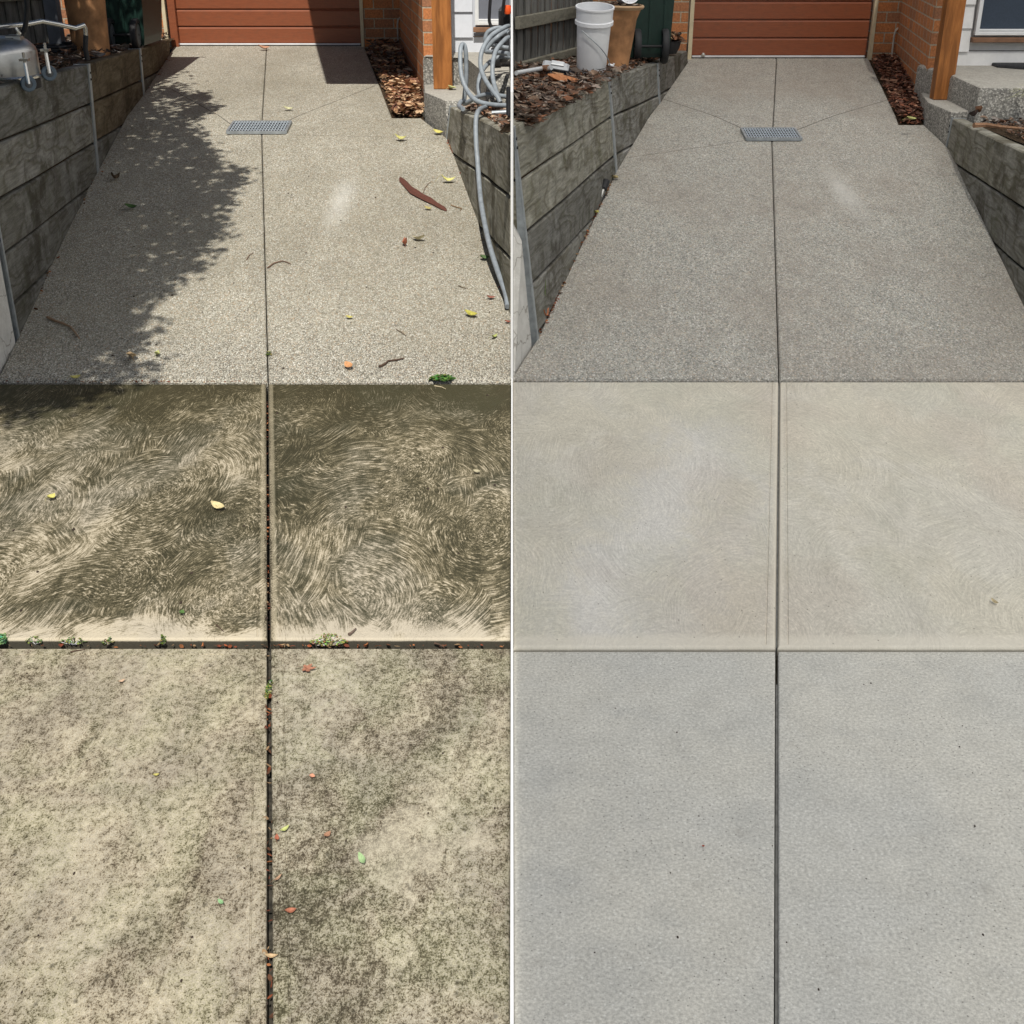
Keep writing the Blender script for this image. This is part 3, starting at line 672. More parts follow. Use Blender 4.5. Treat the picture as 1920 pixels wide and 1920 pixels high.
def house(side):
    L = side == 'L'
    if L:
        c = G(797, 195); zs = atY(795, 103, c.y)[2]; Yd, x0, x1, zg = YdL, dx0 - .07, dx1 + .04, zgL
        al = -1.10; fx = c.x; label = 'orange brick and pale weatherboard house beside the sunlit driveway'
        xw0, xw1 = fx + .11, -.012; Yw = 10.34; wl = -8.5
        win = (atY(891, 40, Yw).x, -.012); wz = atY(900, 47, Yw).z; corner = atZ(826, 100, zs).x
    else:
        c = G(1735, 205); zs = atY(1732, 127, c.y)[2]; Yd, x0, x1, zg = YdR, ex0 - .055, ex1 + .045, zgR
        al = G(1682, 112).x - .04; fx = c.x - .03; label = 'orange brick and white weatherboard house beside the clean driveway'
        xw0, xw1 = fx + .12, 8.0; Yw = 10.06; wl = .02
        win = (atY(1826, 60, Yw).x, 5.2); wz = atY(1830, 66, Yw).z; corner = fx + .1
    rt = empty('house', (fx, c.y, zs), label, 'house')
    top = 3.0; b = MB()
    fY = c.y; dpt = Yd + 1.2 if not L else Yd + 1.2
    T_ = .2
    def bb(xa, xb, ya, yb, za, zb): b.box(((xa+xb)/2, (ya+yb)/2, (za+zb)/2), (xb-xa, yb-ya, zb-za))
    bb(wl, x0, Yd - .06, Yd + .2, .3, top)                    # left of the door
    bb(x1, al + .004, Yd - .06, Yd + .2, .3, top)             # alcove back
    bb(x0, x1, Yd - .06, Yd + .2, zg + 2.1, top)              # above door
    bb(al, al + .002 + .10, Yd - .06 + .001, Yd + .2, .3, top - .001)
    # side wall, slightly angled: from back of alcove to the front corner
    A0 = Vector((al, Yd - .05, 0)); A1 = Vector((fx, fY, 0)); w = Vector((.115, 0, 0))
    b.hexa([A1 + Vector((0,0,.3)), A1 + w + Vector((0,0,.3)), A0 + w + Vector((0,0,.3)), A0 + Vector((0,0,.3))], [A1 + Vector((0,0,top+.002)), A1 + w + Vector((0,0,top+.002)), A0 + w + Vector((0,0,top+.002)), A0 + Vector((0,0,top+.002))])
    b.build('brick_wall', M['brick'], rt)
    q = MB(); q.box((corner + .012, Yw - .02 - (.2 if False else 0), (zs + top) / 2), (.022, .05, top - zs), bev=.002)
    q2 = MB(); q2.box((fx + .127, fY + .04, (zs + top) / 2 + .005), (.022, .09, top - zs - .01), bev=.002); q2.build('corner_trim', M['white'], rt)
    # weatherboards
    wm = M['weather'] if L else M['white']
    xs, xe = fx + .14, xw1
    zb = zs + (.0 if L else 0)
    pl = MB(); zp = atY(850, 70, Yw).z if L else atY(1800, 97, Yw).z
    pl.box(((xs+xe)/2, Yw + .03, (zs + zp) / 2), (xe - xs, .04, zp - zs)); pl.build('plinth_board', wm, rt)
    hb = (atY(1800, 53, Yw).z - zp) if not L else atY(850, 22, Yw).z - zp
    wb = MB(); z = zp; k = 0
    while z < top:
        z1 = z + hb
        segs = [(xs, win[0] - .02)] if z1 > wz - .01 else [(xs, win[0] - (.02 if not L else .03))]
        if not L and z1 > wz + 1.6: segs = [(xs, xe)]
        for (a, e_) in segs:
            wb.hexa([(a, Yw - .008, z), (e_, Yw - .008, z), (e_, Yw + .03, z), (a, Yw + .03, z)], [(a, Yw + .008, z1), (e_, Yw + .008, z1), (e_, Yw + .03, z1), (a, Yw + .03, z1)])
        z = z1
    wb.build('weatherboards', wm, rt)
    # wall under and behind the window
    q = MB(); q.box(((win[0]+xe)/2, Yw + .08, (zp + top)/2), (xe - win[0] + .05, .04, top - zp - .01)); q.build('wall_backing', wm, rt)
    # window with frame, glass and sill
    wr = MB(); fw = .028; zt = wz + 1.4
    wr.box((win[0] + fw/2, Yw - .012, (wz + zt)/2), (fw, .05, zt - wz), bev=.004)
    wr.box(((win[0]+win[1])/2, Yw - .011, wz + fw/2), (win[1]-win[0]-.002, .045, fw), bev=.004)
    wr.box(((win[0]+win[1])/2, Yw + .006, wz + fw*1.35), (win[1]-win[0]-2*fw, .03, .012), bev=.002)
    wn = wr.build('window', M['alu'], rt)
    q = MB(); q.box(((win[0]+win[1])/2 + .01, Yw + .022, (wz+zt)/2), (win[1]-win[0]-.03, .012, zt-wz-.02)); q.build('pane', M['glassdark'] if L else M['screen'], wn)
    q = MB(); q.box(((win[0]+win[1])/2 - .01, Yw - .01, wz - .032), (win[1]-win[0]+.01, .08, .036), bev=.004); q.build('sill', M['sill'], wn)
    q = MB(); cx_ = al - (.02 if L else .04); cy_ = Yd - .10
    q.tube([(cx_ + .0, cy_, zg), (cx_, cy_, zg + .22), (cx_ + .006, cy_, zg + .26), (cx_ + .03, cy_ + .015, zg + .28), (cx_ + .045, cy_ + .04, zg + .27)], .0085, 8); q.build('vent_pipe', M['pipe'], rt, True)
    return c, zs, fx, Yw
cLh, zsL, fxL, YwL = house('L')
cRh, zsR, fxR, YwR = house('R')

# ------------------------------------------------------------------ entry steps and posts
def conc_agg(name):
    t = T(name); v = t.vor(t.co, 95, dim='3D'); rc = t.xyz(v.outputs['Color'])
    g_ = t.n('ShaderNodeNewGeometry'); up = t.xyz(g_.outputs['Normal'])[2]
    c = t.ramp(rc[0], [(0, (.13, .125, .115)), (.3, (.26, .25, .23)), (.6, (.36, .345, .31)), (.85, (.55, .53, .48))])
    c = t.mix(t.math('MULTIPLY', t.map(v.outputs['Distance'], .35, .7), .7), c, (.17, .165, .15))
    cem = t.mix(t.map(t.noise(t.co, 12, 4, .7), .35, .65), (.36, .34, .30), (.44, .42, .37))
    c = t.mix(t.math('MULTIPLY', t.map(up, .6, .9), .65), c, cem)
    t.bump(v.outputs['Distance'], .5, .004); return t.out(c, .85, spec=.25)
M['step'] = conc_agg('pebbled_step_concrete')
def slab_poly(b, pts, z0, z1, r=.02):
    n = len(pts); P = [Vector((p[0], p[1], 0)) for p in pts]; c = sum(P, Vector()) / n
    rings = [(0, z0), (0, z1 - r), (.3, z1 - .3 * r), (1, z1)]
    vs = []; fs = []
    for k, z in rings:
        for p in P: q = p + (c - p).normalized() * r * k; vs.append((q.x, q.y, z))
    for i in range(3):
        for k in range(n): fs.append((i*n+k, i*n+(k+1)%n, (i+1)*n+(k+1)%n, (i+1)*n+k))
    fs.append(tuple(range(3*n, 4*n))); b.add(vs, fs)
def steps(side):
    L = side == 'L'
    if L:
        f = G(797, 225); z1 = atY(797, 172, f.y).z; bk = f.x
        lo = [(f.x, f.y), (atZ(845, 196, z1).x, atZ(872, 200, z1).y - .45), (-.012, 8.6), (-.012, 10.0), (f.x, 10.0)]
        lo = [(f.x, f.y), (G(838, 262).x, G(838, 262).y + .02), (G(838, 262).x + .3, G(838, 262).y + .08), (-.05, 10.0), (f.x - .03, 10.0)]
        up = [(fxL, cLh.y - .01), (atZ(895, 135, zsL).x, 9.35), (atZ(910, 128, zsL).x + .02, 9.3), (-.012, 9.3), (-.012, YwL + .1), (fxL, YwL + .1)]
        up = [(fxL, 10.02), (atZ(870, 118, zsL).x, 9.92), (atZ(912, 140, zsL).x, atZ(912, 140, zsL).y), (-.012, atZ(912, 140, zsL).y), (-.012, YwL + .1), (fxL, YwL + .1)]
        zz = zsL; lb = 'pebbled concrete entry step behind the coiled hose'; px = [(813, 168), (848, 168)]
        pl = 'orange oiled timber post by the coiled hose'
    else:
        f = G(1733, 238); z1 = atY(1733, 191, f.y).z
        lo = [(f.x, f.y), (G(1775, 278).x, G(1775, 278).y + .02), (G(1775, 278).x + .35, G(1775, 278).y + .06), (4.2, 9.9), (fxR - .03, 9.9)]
        up = [(fxR, 9.84), (atZ(1787, 141, zsR).x, atZ(1787, 141, zsR).y), (atZ(1837, 163, zsR).x, atZ(1837, 163, zsR).y), (4.9, atZ(1837, 163, zsR).y - .1), (4.9, YwR + .1), (fxR, YwR + .1)]
        zz = zsR; lb = 'pebbled concrete entry step with a black mat on it'; px = [(1751, 188), (1785, 188)]
        pl = 'orange oiled timber post by the white weatherboards'
    rt = empty('entry_step', (f.x, f.y, prof(f.y)), lb, 'step', 'concrete entry steps')
    b = MB(); slab_poly(b, lo, prof(f.y) - .25, z1); b.build('lower_step', M['step'], rt, True)
    b = MB(); slab_poly(b, up, .3, zz, .03); b.build('upper_landing', M['step'], rt, True)
    a, e = atZ(px[0][0], px[0][1], z1), atZ(px[1][0], px[1][1], z1); w = e.x - a.x
    b = MB(); cx, cy = (a.x + e.x) / 2, a.y + .06
    b.box((cx, cy, (z1 + 3.1) / 2), (w, .10, 3.1 - z1), bev=.006)
    b.build('timber_post', M['post'], label=pl, cat='post', group='oiled timber porch posts')
    return z1, cx, cy, up
z1L, pxl, pyl, upL = steps('L'); z1R, pxr, pyr, upR = steps('R')

# porch roof whose shadow falls over the right side of the left garage door
def lift(P, t): return P - DS * t
zr = 3.12
sh = [G(612, 160), G(760, 160)]
a0 = lift(sh[0], (zr - sh[0].z) / -DS.z); dd = Vector((-.35, 2.0, 0)).normalized()
b = MB(); yb_ = YdL - .1; a1 = a0 + dd * ((yb_ - a0.y) / dd.y)
P4 = [(a0.x, a0.y), (-.03, a0.y), (-.03, yb_), (a1.x, yb_)]
b.hexa([(x, y, zr) for x, y in P4], [(x, y, zr + .06) for x, y in P4])
b.build('porch_roof', M['white'], label='flat porch roof that shades the right part of the garage door', cat='roof')

# added unseen cloth that softens the sun over the clean driveway
t = T('white_diffuser_cloth'); t.t.nodes.remove(t.b)
tr = t.n('ShaderNodeBsdfTranslucent'); tr.inputs[0].default_value = (.93, .93, .92, 1); df = t.n('ShaderNodeBsdfDiffuse'); df.inputs[0].default_value = (.9, .9, .9, 1)
wv = t.noise(t.co, 300, 2); mx = t.n('ShaderNodeMixShader'); t.put(mx.inputs[0], t.map(wv, 0, 1, .03, .08)); t.t.links.new(tr.outputs[0], mx.inputs[1]); t.t.links.new(df.outputs[0], mx.inputs[2])
om = [n for n in t.t.nodes if n.type == 'OUTPUT_MATERIAL'][0]; tp = t.n('ShaderNodeBsdfTransparent'); m2 = t.n('ShaderNodeMixShader'); m2.inputs[0].default_value = .24   # share of sun passed straight through the added cloth
t.t.links.new(mx.outputs[0], m2.inputs[1]); t.t.links.new(tp.outputs[0], m2.inputs[2]); t.t.links.new(m2.outputs[0], om.inputs[0]); diffuser_m = t.m
rt = empty('added_sun_diffuser', (5, 4, 3.6), 'added unseen white cloth softening the sun over the clean driveway', 'light diffuser')
b = MB(); nx, ny = 14, 24; vs = []; fs = []
for jy in range(ny + 1):
    for ix in range(nx + 1):
        x = ix / nx * 9.5; y = -7 + jy / ny * 19.6; z = 3.75 - .25 * math.sin(math.pi * ix / nx) * math.sin(math.pi * jy / ny)
        vs.append((x, y, z))
for jy in range(ny):
    for ix in range(nx):
        q = jy * (nx + 1) + ix; fs.append((q, q + 1, q + nx + 2, q + nx + 1))
b.add(vs, fs); b.build('cloth', diffuser_m, rt, True)
for (x, y) in ((.35, -7), (9.5, -7), (9.5, 12.6)):
    b = MB(); b.tube([(x, y, -.1), (x, y, 3.76)], .05, 12); b.build('pole', M['galv'], rt, True)  # poles only carry the added cloth

# ------------------------------------------------------------------ retaining walls
XMIN = [None]
def retaining(side_label, stations, posts, mats, outward, name_lab, block=None, hs=.245, postlab=True):
    """stations: (base Vector, top Vector); sleepers run between them, posts stand at the station indices given"""
    b0 = stations[0][0]; rt = empty('retaining_wall', b0, name_lab, 'retaining wall', 'timber sleeper retaining walls')
    n_rows = 6; th = .075
    for i in range(len(stations) - 1):
        (A, At), (B, Bt) = stations[i], stations[i + 1]
        dirv = (B - A); dirv.z = 0; dirv.normalize(); nrm = Vector((-dirv.y, dirv.x, 0)) * outward    # into the bank
        for r in range(n_rows):
            def pt(P, Q, d):                # a point d metres down from the top on the face line
                h = Q.z - P.z; k = d / h if abs(h) > 1e-4 else 0
                return Q + (P - Q) * k
            dA0, dA1 = r * hs, (r + 1) * hs - .013
            zA, zB = At.z - dA0, Bt.z - dA0
            if zA < A.z - .05 and zB < B.z - .05: break
            q = MB(); N = 8; vs = []; fs = []
            rr = random.Random(i * 31 + r * 7 + int(outward * 3)); jit = rr.uniform(-.004, .004)
            for k in range(N + 1):
                u = k / N; P_ = A.lerp(B, u); Q_ = At.lerp(Bt, u)
                wob = .003 * math.sin(u * 9 + rr.random() * .6 + r) + jit
                hh = Q_.z - P_.z; bt = (Q_ - P_) / hh if abs(hh) > 1e-3 else Vector((0, 0, 1))
                def p2(d): return Q_ - bt * d
                f_ = nrm * wob
                t0, t1 = p2(dA0) , p2(dA1)
                vs += [t1 + nrm * th, t1 + f_ + nrm * .006, t1 + f_ + bt * .006, t0 + f_ - bt * .007, t0 + f_ + nrm * .008, t0 + nrm * th]
            for k in range(N):
                for m_ in range(6): fs.append((k*6+m_, k*6+(m_+1)%6, k*6+6+(m_+1)%6, k*6+6+m_))
            fs.append((0,1,2,3,4,5)); e = N*6; fs.append((e+5,e+4,e+3,e+2,e+1,e))
            q.add(vs, fs); mm = mats(i, r)
            if XMIN[0] is not None:
                for v_ in q.v: v_.x = max(v_.x, XMIN[0])
            q.build('sleeper', mm, rt)
    bk = MB()
    for i in range(len(stations) - 1):
        (A, At), (B, Bt) = stations[i], stations[i + 1]
        dirv = (B - A); dirv.z = 0; dirv.normalize(); nrm = Vector((-dirv.y, dirv.x, 0)) * outward * .03; dz = Vector((0, 0, -.05))
        q4 = [A + nrm + dz, B + nrm + dz, Bt + nrm + dz, At + nrm + dz]
        if XMIN[0] is not None:
            for v_ in q4: v_.x = max(v_.x, XMIN[0])
        bk.add(q4, [(0, 1, 2, 3)])
    bk.build('backfill', M['soil'], rt)
    for (i, w) in posts:
        A, At = stations[i]; bt = (At - A).normalized()
        j0 = max(0, i - 1); dirv = (stations[min(i + 1, len(stations) - 1)][0] - stations[j0][0]); dirv.z = 0; dirv.normalize(); nrm = Vector((-dirv.y, dirv.x, 0)) * outward
        q = MB(); lo = A - bt * .12; hi = At + bt * .004
        for (s0, s1, d0, d1) in ((-w, w, -.008, .002),):
            q.hexa([lo + dirv * s0 + nrm * d0, lo + dirv * s1 + nrm * d0, lo + dirv * s1 + nrm * d1, lo + dirv * s0 + nrm * d1], [hi + dirv * s0 + nrm * d0, hi + dirv * s1 + nrm * d0, hi + dirv * s1 + nrm * d1, hi + dirv * s0 + nrm * d1])
        q.hexa([lo + dirv * -.004 + nrm * .0, lo + dirv * .004 + nrm * .0, lo + dirv * .004 + nrm * .09, lo + dirv * -.004 + nrm * .09], [hi + dirv * -.004 + nrm * .0, hi + dirv * .004, hi + dirv * .004 + nrm * .09, hi + dirv * -.004 + nrm * .09])
        if XMIN[0] is not None:
            for v_ in q.v: v_.x = max(v_.x, XMIN[0] + .001)
        ps = q.build('steel_post', M['galv'], rt)
        q = MB()
        for dz in (.05, .09): q.lathe([(.0, .006), (.007, .004), (.007, 0)], At - bt * dz - nrm * .009, 8, (-nrm).to_track_quat('Z', 'Y').to_matrix())
        q.build('bolt', M['rubber'], ps)
    return rt
def st(base_px, top_px=None, zt=None, batter=0.0, base=None):
    A = base or G(*base_px)
    if top_px: return (A, atY(top_px[0], top_px[1], A.y))
    return (A, Vector((A.x + batter * (zt - A.z), A.y, zt)))

# left wall of the stained side
A0 = G(34, 636)
SL = [st((34, 636), zt=1.20, batter=.0), st((183, 325), (165, 121)), st((269, 180), (262, 92)), st((318, 104), (318, 73)), ]
def mlL(i, r): return {(1, 0): M['sleeper_dark'], (2, 0): M['sleeper_dark'], (1, 1): M['sleeper_dark'], (0, 1): M['sleeper']}.get((i, r), M['sleeper_darkened'])  # board tints lowered so the left wall's shade sits in the colour
wl1 = retaining('L', SL, [(0, .014), (1, .034), (2, .03)], mlL, 1, 'weathered timber sleeper wall in deep shade left of the stained driveway')
# masonry pier at its near end
def pier(P, Q, Tp, Tq, th, out, lab):
    q = MB(); d = (Q - P); d.z = 0; d.normalize(); n = Vector((-d.y, d.x, 0)) * out; dn = Vector((0, 0, -.15))
    q.hexa([P + dn, Q + dn, Q + n * th + dn, P + n * th + dn], [Tp, Tq, Tq + n * th, Tp + n * th])
    q.build('masonry_pier', M['block'], label=lab, cat='wall end', group='rough rendered wall ends')
P_, Q_ = G(2, 712), G(32, 641); dv = (SL[0][1] - SL[0][0])
pier(P_ + Vector((-.03, -.0, 0)), Q_ + Vector((0, .0, 0)) - (Q_ - P_).normalized() * .035, P_ + dv * 1.0 + Vector((-.03, 0, 0)), Q_ + dv * 1.0 - (Q_ - P_).normalized() * .035, .22, 1, 'shaded grey rendered wall end at the left edge of the photo')

# left wall of the clean side (battered back into the bank)
bR = (atY(1141, 147, G(1155, 325).y) - G(1155, 325)); batR = bR.x / bR.z
SR = [st((1007, 640), zt=1.06, batter=batR), st((1155, 325), (1141, 147)), st((1236, 197), (1233, 119)), st((1290, 118), (1288, 95))]
def mlR(i, r): return {(0, 0): M['sleeper_clean'], (0, 1): M['sleeper_clean'], (0, 2): M['sleeper_darkened'], (1, 0): M['sleeper'], (2, 0): M['sleeper_darkened']}.get((i, r), M['sleeper'])
XMIN[0] = .0065
retaining('R', SR, [(0, .014), (1, .032), (2, .03)], mlR, 1, 'washed timber sleeper wall left of the clean driveway under the bucket')
XMIN[0] = None
P_, Q_ = G(970, 708), G(1005, 643); dv = (SR[0][1] - SR[0][0])
q = MB(); Pn = Vector((.007, P_.y, 0))
q.add([(.007, P_.y - .01, -.1), Q_ + Vector((-.012, -.03, -.1)), Q_ + Vector((-.012, -.03, -.1)) + dv * .50 + Vector((0, 0, .1)), (.007, Q_.y - .03, dv.z * .62),
       (.007, Q_.y + .12, -.1), (.007, Q_.y + .12, dv.z * .62)], [(0, 1, 2, 3), (0, 3, 5, 4), (1, 4, 5, 2), (3, 2, 5), (0, 4, 1)])
q.build('masonry_pier', M['block'], label='pale rough rendered wall end beside the clean driveway', cat='wall end', group='rough rendered wall ends')
# filler sleepers between the seam and the first post, in the same plane
A = SR[0][0]; At = SR[0][1]; dirv = (SR[1][0] - A); dirv.z = 0; dirv.normalize()
base2 = A - dirv * ((A.x - .008) / dirv.x) if dirv.x else A
# right wall of the stained side
bat = .10
LRb = [G(838, 262), G(850, 290), G(900, 430)]; LRb.append(Vector((-.006, 6.05, prof(6.05))))
SLr = []
for Pb, tp in zip(LRb, [(845, 200), (862, 208), None, None]):
    if tp: SLr.append((Pb, atY(tp[0], tp[1], Pb.y)))
SLr.append((LRb[2], Vector((LRb[2].x + .05, LRb[2].y, .86)))); SLr.append((Vector((-.012, 6.02, .095)), Vector((-.012, 6.02, .985))))
SLr = [SLr[0], SLr[2], SLr[3]]
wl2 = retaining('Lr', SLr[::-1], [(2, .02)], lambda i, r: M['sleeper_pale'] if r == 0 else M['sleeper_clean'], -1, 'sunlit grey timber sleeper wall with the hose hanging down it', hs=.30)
# right wall of the clean side
bR2 = [G(1775, 278), G(1840, 410), G(1925, 590), Vector((2.66, 5.35, 0.0))]
SRr = [(bR2[0], atY(1786, 222, bR2[0].y)), (bR2[1], atY(1868, 262, bR2[1].y)), (bR2[2], Vector((bR2[2].x + .1, bR2[2].y, .80))), (bR2[3], Vector((2.76, 5.35, .82)))]
retaining('Rr', SRr[::-1], [(3, .02)], lambda i, r: M['sleeper'] if r else M['sleeper_clean'], -1, 'timber sleeper wall with dark joints right of the clean driveway', hs=.27)

# ------------------------------------------------------------------ garden beds
def bed(name, quad, zfun, nx=40, ny=60, amp=.02):
    b = MB(); vs = []; fs = []; rr = random.Random(3)
    for j_ in range(ny + 1):
        for i_ in range(nx + 1):
            u, v = i_ / nx, j_ / ny
            p = Vector(quad[0]).lerp(Vector(quad[1]), u).lerp(Vector(quad[3]).lerp(Vector(quad[2]), u), v)
            e_ = 0 if (i_ in (0, nx) or j_ in (0, ny)) else rr.uniform(-amp, amp)
            vs.append((p.x, p.y, zfun(p.x, p.y) + e_))
    for j_ in range(ny):
        for i_ in range(nx):
            q = j_ * (nx + 1) + i_; fs.append((q, q+1, q+nx+2, q+nx+1))
    b.add(vs, fs); return b.build(name, M['soil'], kind='structure')
def topz(S):
    pts = sorted([(t_.y, t_.z) for _, t_ in S])
    def f(x, y):
        if y <= pts[0][0]: return pts[0][1]
        for (a, za), (c_, zc) in zip(pts, pts[1:]):
            if y <= c_: return za + (zc - za) * (y - a) / (c_ - a)
        return pts[-1][1]
    return f
zLb, zRb, zLr, zRr = topz(SL), topz(SR), topz(SLr), topz(SRr)
bed('garden_bed', [(-7, 4.9), (SL[0][1].x - .06, 4.9), (SL[3][1].x - .06, 12.9), (-7, 12.9)], lambda x, y: zLb(x, y) - .03)
bed('garden_bed', [(.012, 5.8), (SR[0][1].x - .07, 5.8), (SR[3][1].x - .07, 12.2), (.012, 12.2)], lambda x, y: zRb(x, y) - .03)
bed('garden_bed', [(SLr[1][1].x + .06, 7.2), (-.012, 6.1), (-.012, 9.4), (SLr[0][1].x + .02, 9.1)], lambda x, y: zLr(x, y) - .03, 24, 30)
bed('garden_bed', [(2.80, 5.4), (6.5, 5.4), (6.5, 9.6), (3.18, 8.85)], lambda x, y: zRr(x, y) - .03)
# little triangular beds by the alcoves
bed('garden_bed', [(G(735, 225).x, stepY - .0), (G(795, 225).x, stepY), (-1.10, 12.9), (dx1 + .03, 12.9)], lambda x, y: prof(y) + .0, 12, 30, .008)
bed('garden_bed', [(G(1685, 238).x, G(1685, 238).y), (G(1735, 238).x, G(1735, 238).y), (3.62, 12.2), (ex1 + .03, 12.2)], lambda x, y: prof(y) + .0, 12, 30, .008)

# ------------------------------------------------------------------ leaves, litter, twigs
def leaf_shape(b, c, L, W, rot, curl, col, up=None, tilt=0.0):
    c = Vector(c); n = 5; vs = []; fs = []
    Mx = Matrix.Rotation(rot, 3, 'Z') @ Matrix.Rotation(tilt, 3, 'X') @ Matrix.Rotation(tilt * .6, 3, 'Y')
    for i in range(n + 1):
        u = i / n; w = W * math.sin(math.pi * min(1, .04 + u * .96)) ** .8 * .5 if i < n else 0
        z = curl * L * (4 * (u - .5) ** 2 * .5); x = (u - .5) * L
        for k in (-1, 0, 1):
            vs.append(c + Mx @ Vector((x, k * w, z + (abs(k) * w * .55 * (1 if curl > 0 else -.4)))))
    for i in range(n):
        for k in range(2): fs.append((i*3+k, i*3+k+1, (i+1)*3+k+1, (i+1)*3+k))
    b.add(vs, fs, col)
BR = [(.17, .09, .055), (.11, .065, .045), (.22, .15, .105), (.07, .045, .035), (.30, .24, .19), (.16, .12, .095), (.10, .075, .06), (.24, .11, .06)]
def litter(label, sampler, n, szr, cols=BR, strips=.5, lift_=.02):
    b = MB(); rr = random.Random(hash(label) % 9999 if False else len(label) * 7 + n)
    for _ in range(n):
        p = sampler(rr)
        if p is None: continue
        col = rr.choice(cols); k = rr.uniform(.6, 1.25); col = tuple(c * k for c in col); L = rr.uniform(*szr)
        W = L * (rr.uniform(.12, .25) if rr.random() < strips else rr.uniform(.4, .7))
        leaf_shape(b, p + Vector((0, 0, rr.uniform(.0, lift_))), L, W, rr.uniform(0, 6.3), rr.uniform(-.3, .6), col, tilt=rr.uniform(-.6, .6))
    return b.build('leaf_litter', M['litter'], cols=True, label=label, cat='leaf litter', kind='stuff')
def quadsamp(q, zf, bias=None):
    q = [Vector((a, b_, 0)) for a, b_ in q]
    def f(rr):
        u, v = rr.random(), rr.random()
        if bias: v = v ** bias
        p = q[0].lerp(q[1], u).lerp(q[3].lerp(q[2], u), v); return Vector((p.x, p.y, zf(p.x, p.y)))
    return f
litter('dark bark chips and dead leaves behind the shaded sleeper wall', quadsamp([(-4.6, 6.0), (SL[0][1].x - .1, 6.0), (SL[3][1].x - .08, 12.8), (-4.4, 12.8)], lambda x, y: zLb(x, y) - .02), 4200, (.03, .10), [tuple(c * .7 for c in q) for q in BR] + [(.3, .27, .25)], .7, .05)
litter('brown bark chips and dead leaves heaped under the white bucket', quadsamp([(.03, 5.95), (.10, 5.95), (SR[3][1].x - .1, 12.1), (.03, 12.1)], lambda x, y: zRb(x, y) - .02), 7500, (.025, .085), BR + [(.30, .24, .2)], .7, .06)
litter('dry leaves and mulch under the coiled grey hose', quadsamp([(SLr[1][1].x + .09, 7.3), (-.03, 6.2), (-.03, 9.2), (SLr[0][1].x + .06, 9.0)], lambda x, y: zLr(x, y) - .02), 2200, (.02, .07), BR + [(.5, .36, .24), (.5, .42, .35)], .4, .04)
litter('grey brown mulch on the raised bed at the far right', quadsamp([(2.86, 5.5), (4.7, 5.5), (4.8, 9.3), (3.2, 8.7)], lambda x, y: zRr(x, y) - .02), 5200, (.02, .06), BR + [(.38, .33, .30), (.45, .40, .36)], .6, .04)
BRT = [(.34, .19, .10), (.46, .31, .19), (.28, .13, .07), (.58, .40, .25), (.20, .09, .06)]
litter('sunlit dry leaves heaped in the wedge beside the stained driveway', quadsamp([(G(740, 222).x, stepY + .04), (G(790, 222).x, stepY + .04), (G(790, 222).x - .1, 10.9), (G(722, 165).x - .02, 10.9)], lambda x, y: prof(y) + .01), 1500, (.02, .085), BRT, .3, .07)
litter('brown leaves in the shadow at the foot of the brick alcove', quadsamp([(G(722, 165).x, 10.7), (G(775, 165).x, 10.7), (-1.12, 12.8), (dx1 + .06, 12.8)], lambda x, y: prof(y) + .01), 1500, (.025, .09), BRT + BR, .3, .09)
BRR = [(.16, .06, .035), (.24, .09, .05), (.10, .045, .03), (.36, .2, .13), (.14, .07, .05)]
litter('dark red brown damp leaves in the wedge beside the clean driveway', quadsamp([(G(1686, 236).x, G(1686, 236).y + .02), (G(1732, 235).x, G(1732, 235).y + .04), (3.60, 12.1), (ex1 + .035, 12.1)], lambda x, y: prof(y) + .01), 3000, (.015, .07), BRR, .35, .07)
# thin drifts along wall feet and joints
def drift(label, pts, n, spread, szr, cols, z0=.0):
    P = [Vector(p) for p in pts]
    def f(rr):
        i = rr.randrange(len(P) - 1); u = rr.random(); u = .5 + .5 * math.sin(u * 9 + i) * rr.random() if rr.random() < .6 else u; p = P[i].lerp(P[i + 1], u); x = p.x + rr.gauss(0, spread)
        return Vector((x, p.y, p.z + z0))
    return litter(label, f, n, szr, cols, .4, .006)
RED = [(.30, .08, .03), (.22, .06, .03), (.42, .16, .06), (.14, .06, .03), (.40, .26, .14)]
drift('red brown leaf crumbs along the foot of the sunlit sleeper wall', [G(842, 268), G(853, 292), G(905, 430), Vector((-.012, 6.1, prof(6.1) + .01))], 260, .008, (.008, .03), RED, .012)
drift('tiny dark crumbs along the foot of the shaded sleeper wall', [G(318, 106), G(269, 182), G(185, 326), G(125, 430), G(38, 637)], 240, .02, (.008, .03), [tuple(c * .7 for c in q) for q in RED], .014)
drift('brown leaf crumbs in the slot beside the clean driveway wall', [G(1008, 642), G(1060, 530), G(1120, 400), G(1155, 326)], 150, .006, (.01, .035), RED, .01)
drift('red leaf scraps lying in the long joint of the stained path', [(cxL(y), y, -.006) for y in (1.6, 2.0, 2.4, ybL)], 60, .0032, (.006, .022), [tuple(c*.6 for c in q) for q in RED])
drift('red leaf scraps lying in the joint between the mossy slabs', [(cxmL(y), y, .004) for y in (ymL + .02, 3.6, 4.2, 5.2)], 70, .0028, (.006, .018), [tuple(c*.6 for c in q) for q in RED])
drift('leaf scraps lying in the cross joint of the stained path', [(-1.5, (ymL+ybL)/2 + .002, -.004), (-.01, (ymL+ybL)/2 + .002, -.004)], 80, .006, (.006, .022), [tuple(c*.7 for c in q) for q in RED])
drift('reddish leaf crumbs at the foot of the stained ramp', [(-2.3, Y0 - .03, .014), (-1.1, Y0 - .03, .014)], 110, .02, (.006, .018), [tuple(c*.6 for c in q) for q in RED])
